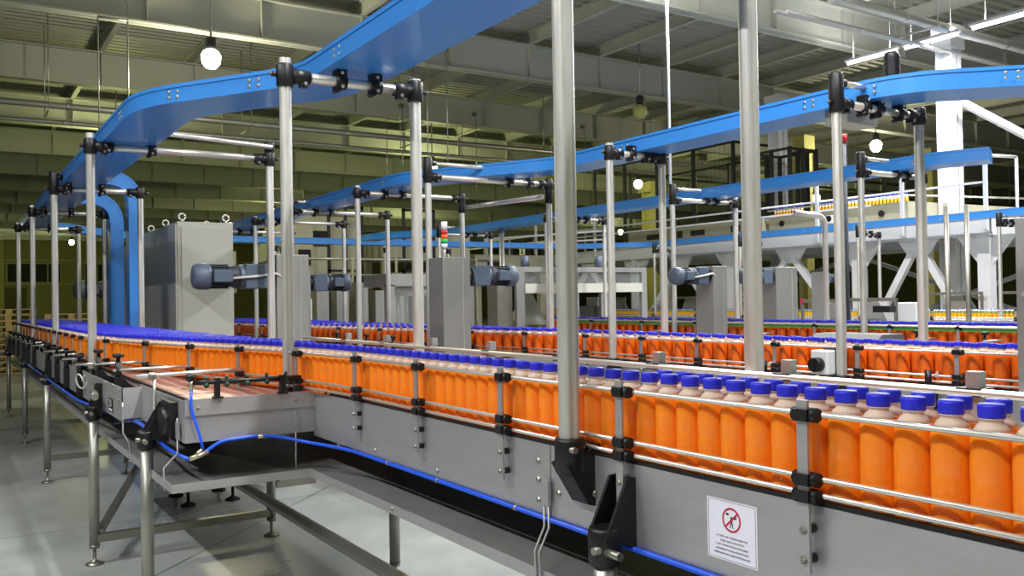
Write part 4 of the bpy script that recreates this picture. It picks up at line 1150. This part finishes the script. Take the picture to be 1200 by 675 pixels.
# second stainless housing (x 455-500)
fh=thing('filler_housing',(6.0,13.0,0),'stainless cabin with glass door left of the centre column','machine')
for a in ((6.0,6.15,13,13.08,0,1.9),(7.2,7.3,13,13.08,0,1.9)): MB().box(*a).build('frame_post',M['box'],fh)
MB().box(6.0,7.3,13,13.9,1.88,2.08).build('head_box',M['box'],fh)
MB().box(6.15,7.2,13.03,13.035,.9,1.88).build('window_pane',M['glass'],fh)
MB().box(6.15,7.2,13.1,13.9,0,1.0).build('lower_panel',M['box'],fh)
mb=MB()
for k in range(6): mb.tube((6.3+.15*k,13.5,1.0),(6.3+.15*k,13.5,1.8),.035,seg=8)
mb.split('filling_valve',M['chrome'],fh)
MB().lathe([(.30,0),(.32,.1),(.28,.15)],(6.7,13.5,1.72),seg=18).build('filler_bowl',M['chrome'],fh)
# beige machine mass
def pmachine(x0,x1,y0,y1,za,zb_,label,legs=1,extra=()):
    t=thing('machine_casing',(x0,y0,0),label,'machine')
    MB().box(x0,x1,y0,y1,za,zb_).build('casing',M['mach'],t,bevel=.03)
    if legs:
        for x in (x0+.15,x1-.15):
            MB().box(x-.1,x+.1,y0+.1,y0+.3,0,za).build('leg',M['mach'],t)
            MB().box(x-.1,x+.1,y1-.3,y1-.1,0,za).build('leg',M['mach'],t)
    for n_,a_,m_ in extra: MB().box(*a_).build(n_,M[m_],t)
    return t
def panelrow(x0,x1,y,z0_,z1_,n):
    return [('door_panel',(x0+(x1-x0)*i/n+.04,x0+(x1-x0)*(i+1)/n-.04,y-.03,y,z0_,z1_),'mach') for i in range(n)]
pmachine(13.0,15.6,22.0,23.4,2.45,2.95,'low beige beam casing left of the platform',1,[('opening',(13.4,14.0,21.98,22.0,2.6,2.8),'dark')])
t=pmachine(9.9,12.6,21.6,23.2,2.75,3.5,'beige machine body behind the signal tower',1,panelrow(9.9,12.6,21.6,2.8,3.4,4)+[('opening',(10.9,11.4,21.55,21.58,2.95,3.2),'dark'),('lower_beam',(9.9,12.6,21.6,21.8,2.2,2.4),'mach')])
t=pmachine(7.6,9.3,22,23.4,2.3,3.9,'tall beige machine hull with sloping front at left centre',1,[('opening',(8.1,8.5,21.98,22.0,3.1,3.5),'dark'),('control_panel',(7.7,8.0,21.9,22.0,2.6,3.0),'dark')])
MB().prism([(6.9,22,2.7),(7.6,22,2.3),(7.6,22,3.9),(7.3,22,3.8)],(0,1.3,0)).build('sloping_front',M['mach'],t)
MB().prism([(6.9,22.2,2.7),(7.6,22.2,2.3),(7.6,22.2,2.0),(7.2,22.2,2.2)],(0,1.0,0)).build('chute',M['box'],t)
pmachine(5.0,6.4,23,24.2,1.9,3.0,'beige machine block behind the second frame row at left',1,panelrow(5.0,6.4,23,2.0,2.9,2))
t=thing('pipe_rack',(9,20.8,0),'thin steel handrail rack with uprights in front of the beige machines','rack')
mb=MB()
for x in (7.4,8.6,9.8,11.0,12.2): mb.tube((x,20.6,0),(x,20.6,2.75),.04,seg=8)
mb.split('upright',M['mach'],t)
MB().tube((7.2,20.6,2.3),(13,20.6,2.3),.035,seg=8).build('rail_tube',M['pipe'],t); MB().tube((7.2,20.6,2.7),(13,20.6,2.7),.035,seg=8).build('rail_tube',M['pipe'],t)
mb=MB()
for i in range(9): mb.box(7.4+.5*i,7.4+.5*i+.3,19.9,20.3,.9,1.9+.1*(i%3))
mb.split('tank_shell',M['box'],t)
MB().box(7.2,12.2,19.8,20.4,0,.9).build('base_cabinet',M['steeld'],t)
for x,s_ in ((8.2,'left'),(10.3,'right')):
    t=thing('barrier_fence',(x,21,0),f'black tall guard frame in front of the beige machines, {s_} one','fence')
    mb=MB()
    for dx in (0,.45,.9): mb.box(x+dx,x+dx+.07,21.2,21.27,0,4.1)
    mb.box(x,x+.97,21.2,21.27,4.03,4.1); mb.box(x,x+.97,21.2,21.27,2.4,2.46)
    mb.build('guard_bars',M['fence'],t)
bgbox(5.6,6.3,17.2,17.9,1.0,1.72,'card','white carton with pale blue print behind the second conveyor','carton',[('carton_print',(5.7,6.2,17.19,17.2,1.42,1.56),'hose'),('stand',(5.65,6.25,17.25,17.85,0,1.0),'steeld')])
bgbox(6.3,6.8,18.9,19.4,0,1.95,'brown','brown carton stack behind thin posts at centre','carton',[('top_carton',(6.25,6.85,18.85,19.45,1.95,2.2),'card')])
# dark gear motor hanging vertical at (415,275)
t=thing('hanging_motor',(5.4,16.2,2.3),'dark vertical motor hanging behind the second conveyor','motor')
MB().lathe([(.06,-.55),(.11,-.5),(.11,-.2),(.14,-.15),(.13,.1),(.08,.15)],(5.6,16.6,2.75),seg=14).build('motor_body',M['motord'],t)
MB().tube((5.6,16.6,2.2),(5.6,16.6,.2),.05,seg=8).build('motor_post',M['mach'],t)
# blue-grey column at x 365
t=thing('machine_column',(4.9,18.9,0),'pale blue column behind the second near post','column')
MB().box(4.85,5.15,19,19.3,0,2.85).build('shaft',M['motor'],t); MB().box(4.75,5.25,18.9,19.4,0,.04).build('base_plate',M['motor'],t)
# platform at mid background left: walkway rail + truss, seen 600-700
t=thing('walkway_conveyor',(12,19.5,2.9),'slatted walkway conveyor with thin railing left of the cage','conveyor')
MB().beam((13.0,21.5,3.35),(16.0,19.5,3.55),.05,.06).beam((13,21.5,3.15),(16,19.5,3.3),.05,.05).build('rail_tube',M['box'],t)
for k in range(6):
    f=k/5; MB().box(13+3*f-.02,13+3*f+.02,21.5-2*f-.02,21.5-2*f+.02,2.9,3.36+.2*f).build('railing_post',M['box'],t)
# worker far right
def person(x,y,label):
    t=thing('person',(x,y,0),label,'person')
    mb=MB()
    mb.lathe([(.07,.0),(.08,.1),(.075,.45),(.10,.75),(.11,.86)],(x-.1,y,0),seg=10).lathe([(.07,.0),(.08,.1),(.075,.45),(.10,.75),(.11,.86)],(x+.1,y,0),seg=10)
    mb.lathe([(.17,.82),(.18,.95),(.16,1.1),(.20,1.3),(.21,1.40),(.12,1.48),(.055,1.5),(.05,1.56)],(x,y,0),seg=14)
    mb.lathe([(.05,1.54),(.075,1.58),(.095,1.66),(.095,1.72),(.07,1.78),(.02,1.80)],(x,y,0),seg=12)
    for s in (-1,1): mb.path(smoothpath([(x+s*.2,y,1.40),(x+s*.25,y-.02,1.12),(x+s*.2,y-.28,1.02)],.1,5),.045,8); mb.lathe([(.03,0),(.045,.05),(.02,.11)],(x+s*.2,y-.27,1.02),(0,-1,0),seg=8)
    mb.build('body',M['shirt'],t)
    MB().lathe([(.1,1.68),(.1,1.74),(.08,1.79),(.02,1.815)],(x,y+.01,0),seg=12).build('hair',M['dark'],t)
    MB().lathe([(.18,.84),(.185,.95),(.165,1.1),(.205,1.3),(.215,1.40),(.13,1.475)],(x,y,0),seg=14).build('shirt',M['shirt'],t)
    MB().lathe([(.08,.02),(.09,.1),(.085,.45),(.11,.75),(.115,.86)],(x-.1,y,0),seg=10).lathe([(.08,.02),(.09,.1),(.085,.45),(.11,.75),(.115,.86)],(x+.1,y,0),seg=10).build('trousers',M['dark'],t)
person(22.5,12.2,'person in beige shirt standing far off beneath the platform end')

# ------------------------------------------------------------------ world, camera
w=bpy.data.worlds.new('hall air'); SC.world=w; w.use_nodes=True
w.node_tree.nodes['Background'].inputs[0].default_value=(.8,.85,.75,1); w.node_tree.nodes['Background'].inputs[1].default_value=.0
cam=bpy.data.cameras.new('camera'); co=bpy.data.objects.new('camera',cam); COL.objects.link(co)
cam.sensor_width=36; cam.lens=1030/1200*36; cam.clip_end=300
pitch=math.atan(12.3/1030); roll=.0165
F=Vector((sA*math.cos(pitch),cA*math.cos(pitch),math.sin(pitch)))
R=Vector((cA,-sA,0)); U=R.cross(F)
R2=R*math.cos(roll)-U*math.sin(roll); U2=U*math.cos(roll)+R*math.sin(roll)
co.matrix_world=Matrix(((R2.x,U2.x,-F.x,0),(R2.y,U2.y,-F.y,0),(R2.z,U2.z,-F.z,HC),(0,0,0,1)))
SC.camera=co
SC.view_settings.view_transform='Standard'; SC.view_settings.look='None'
SC.view_settings.gamma=1; SC.view_settings.use_curve_mapping=False
SC.view_settings.exposure=0.0
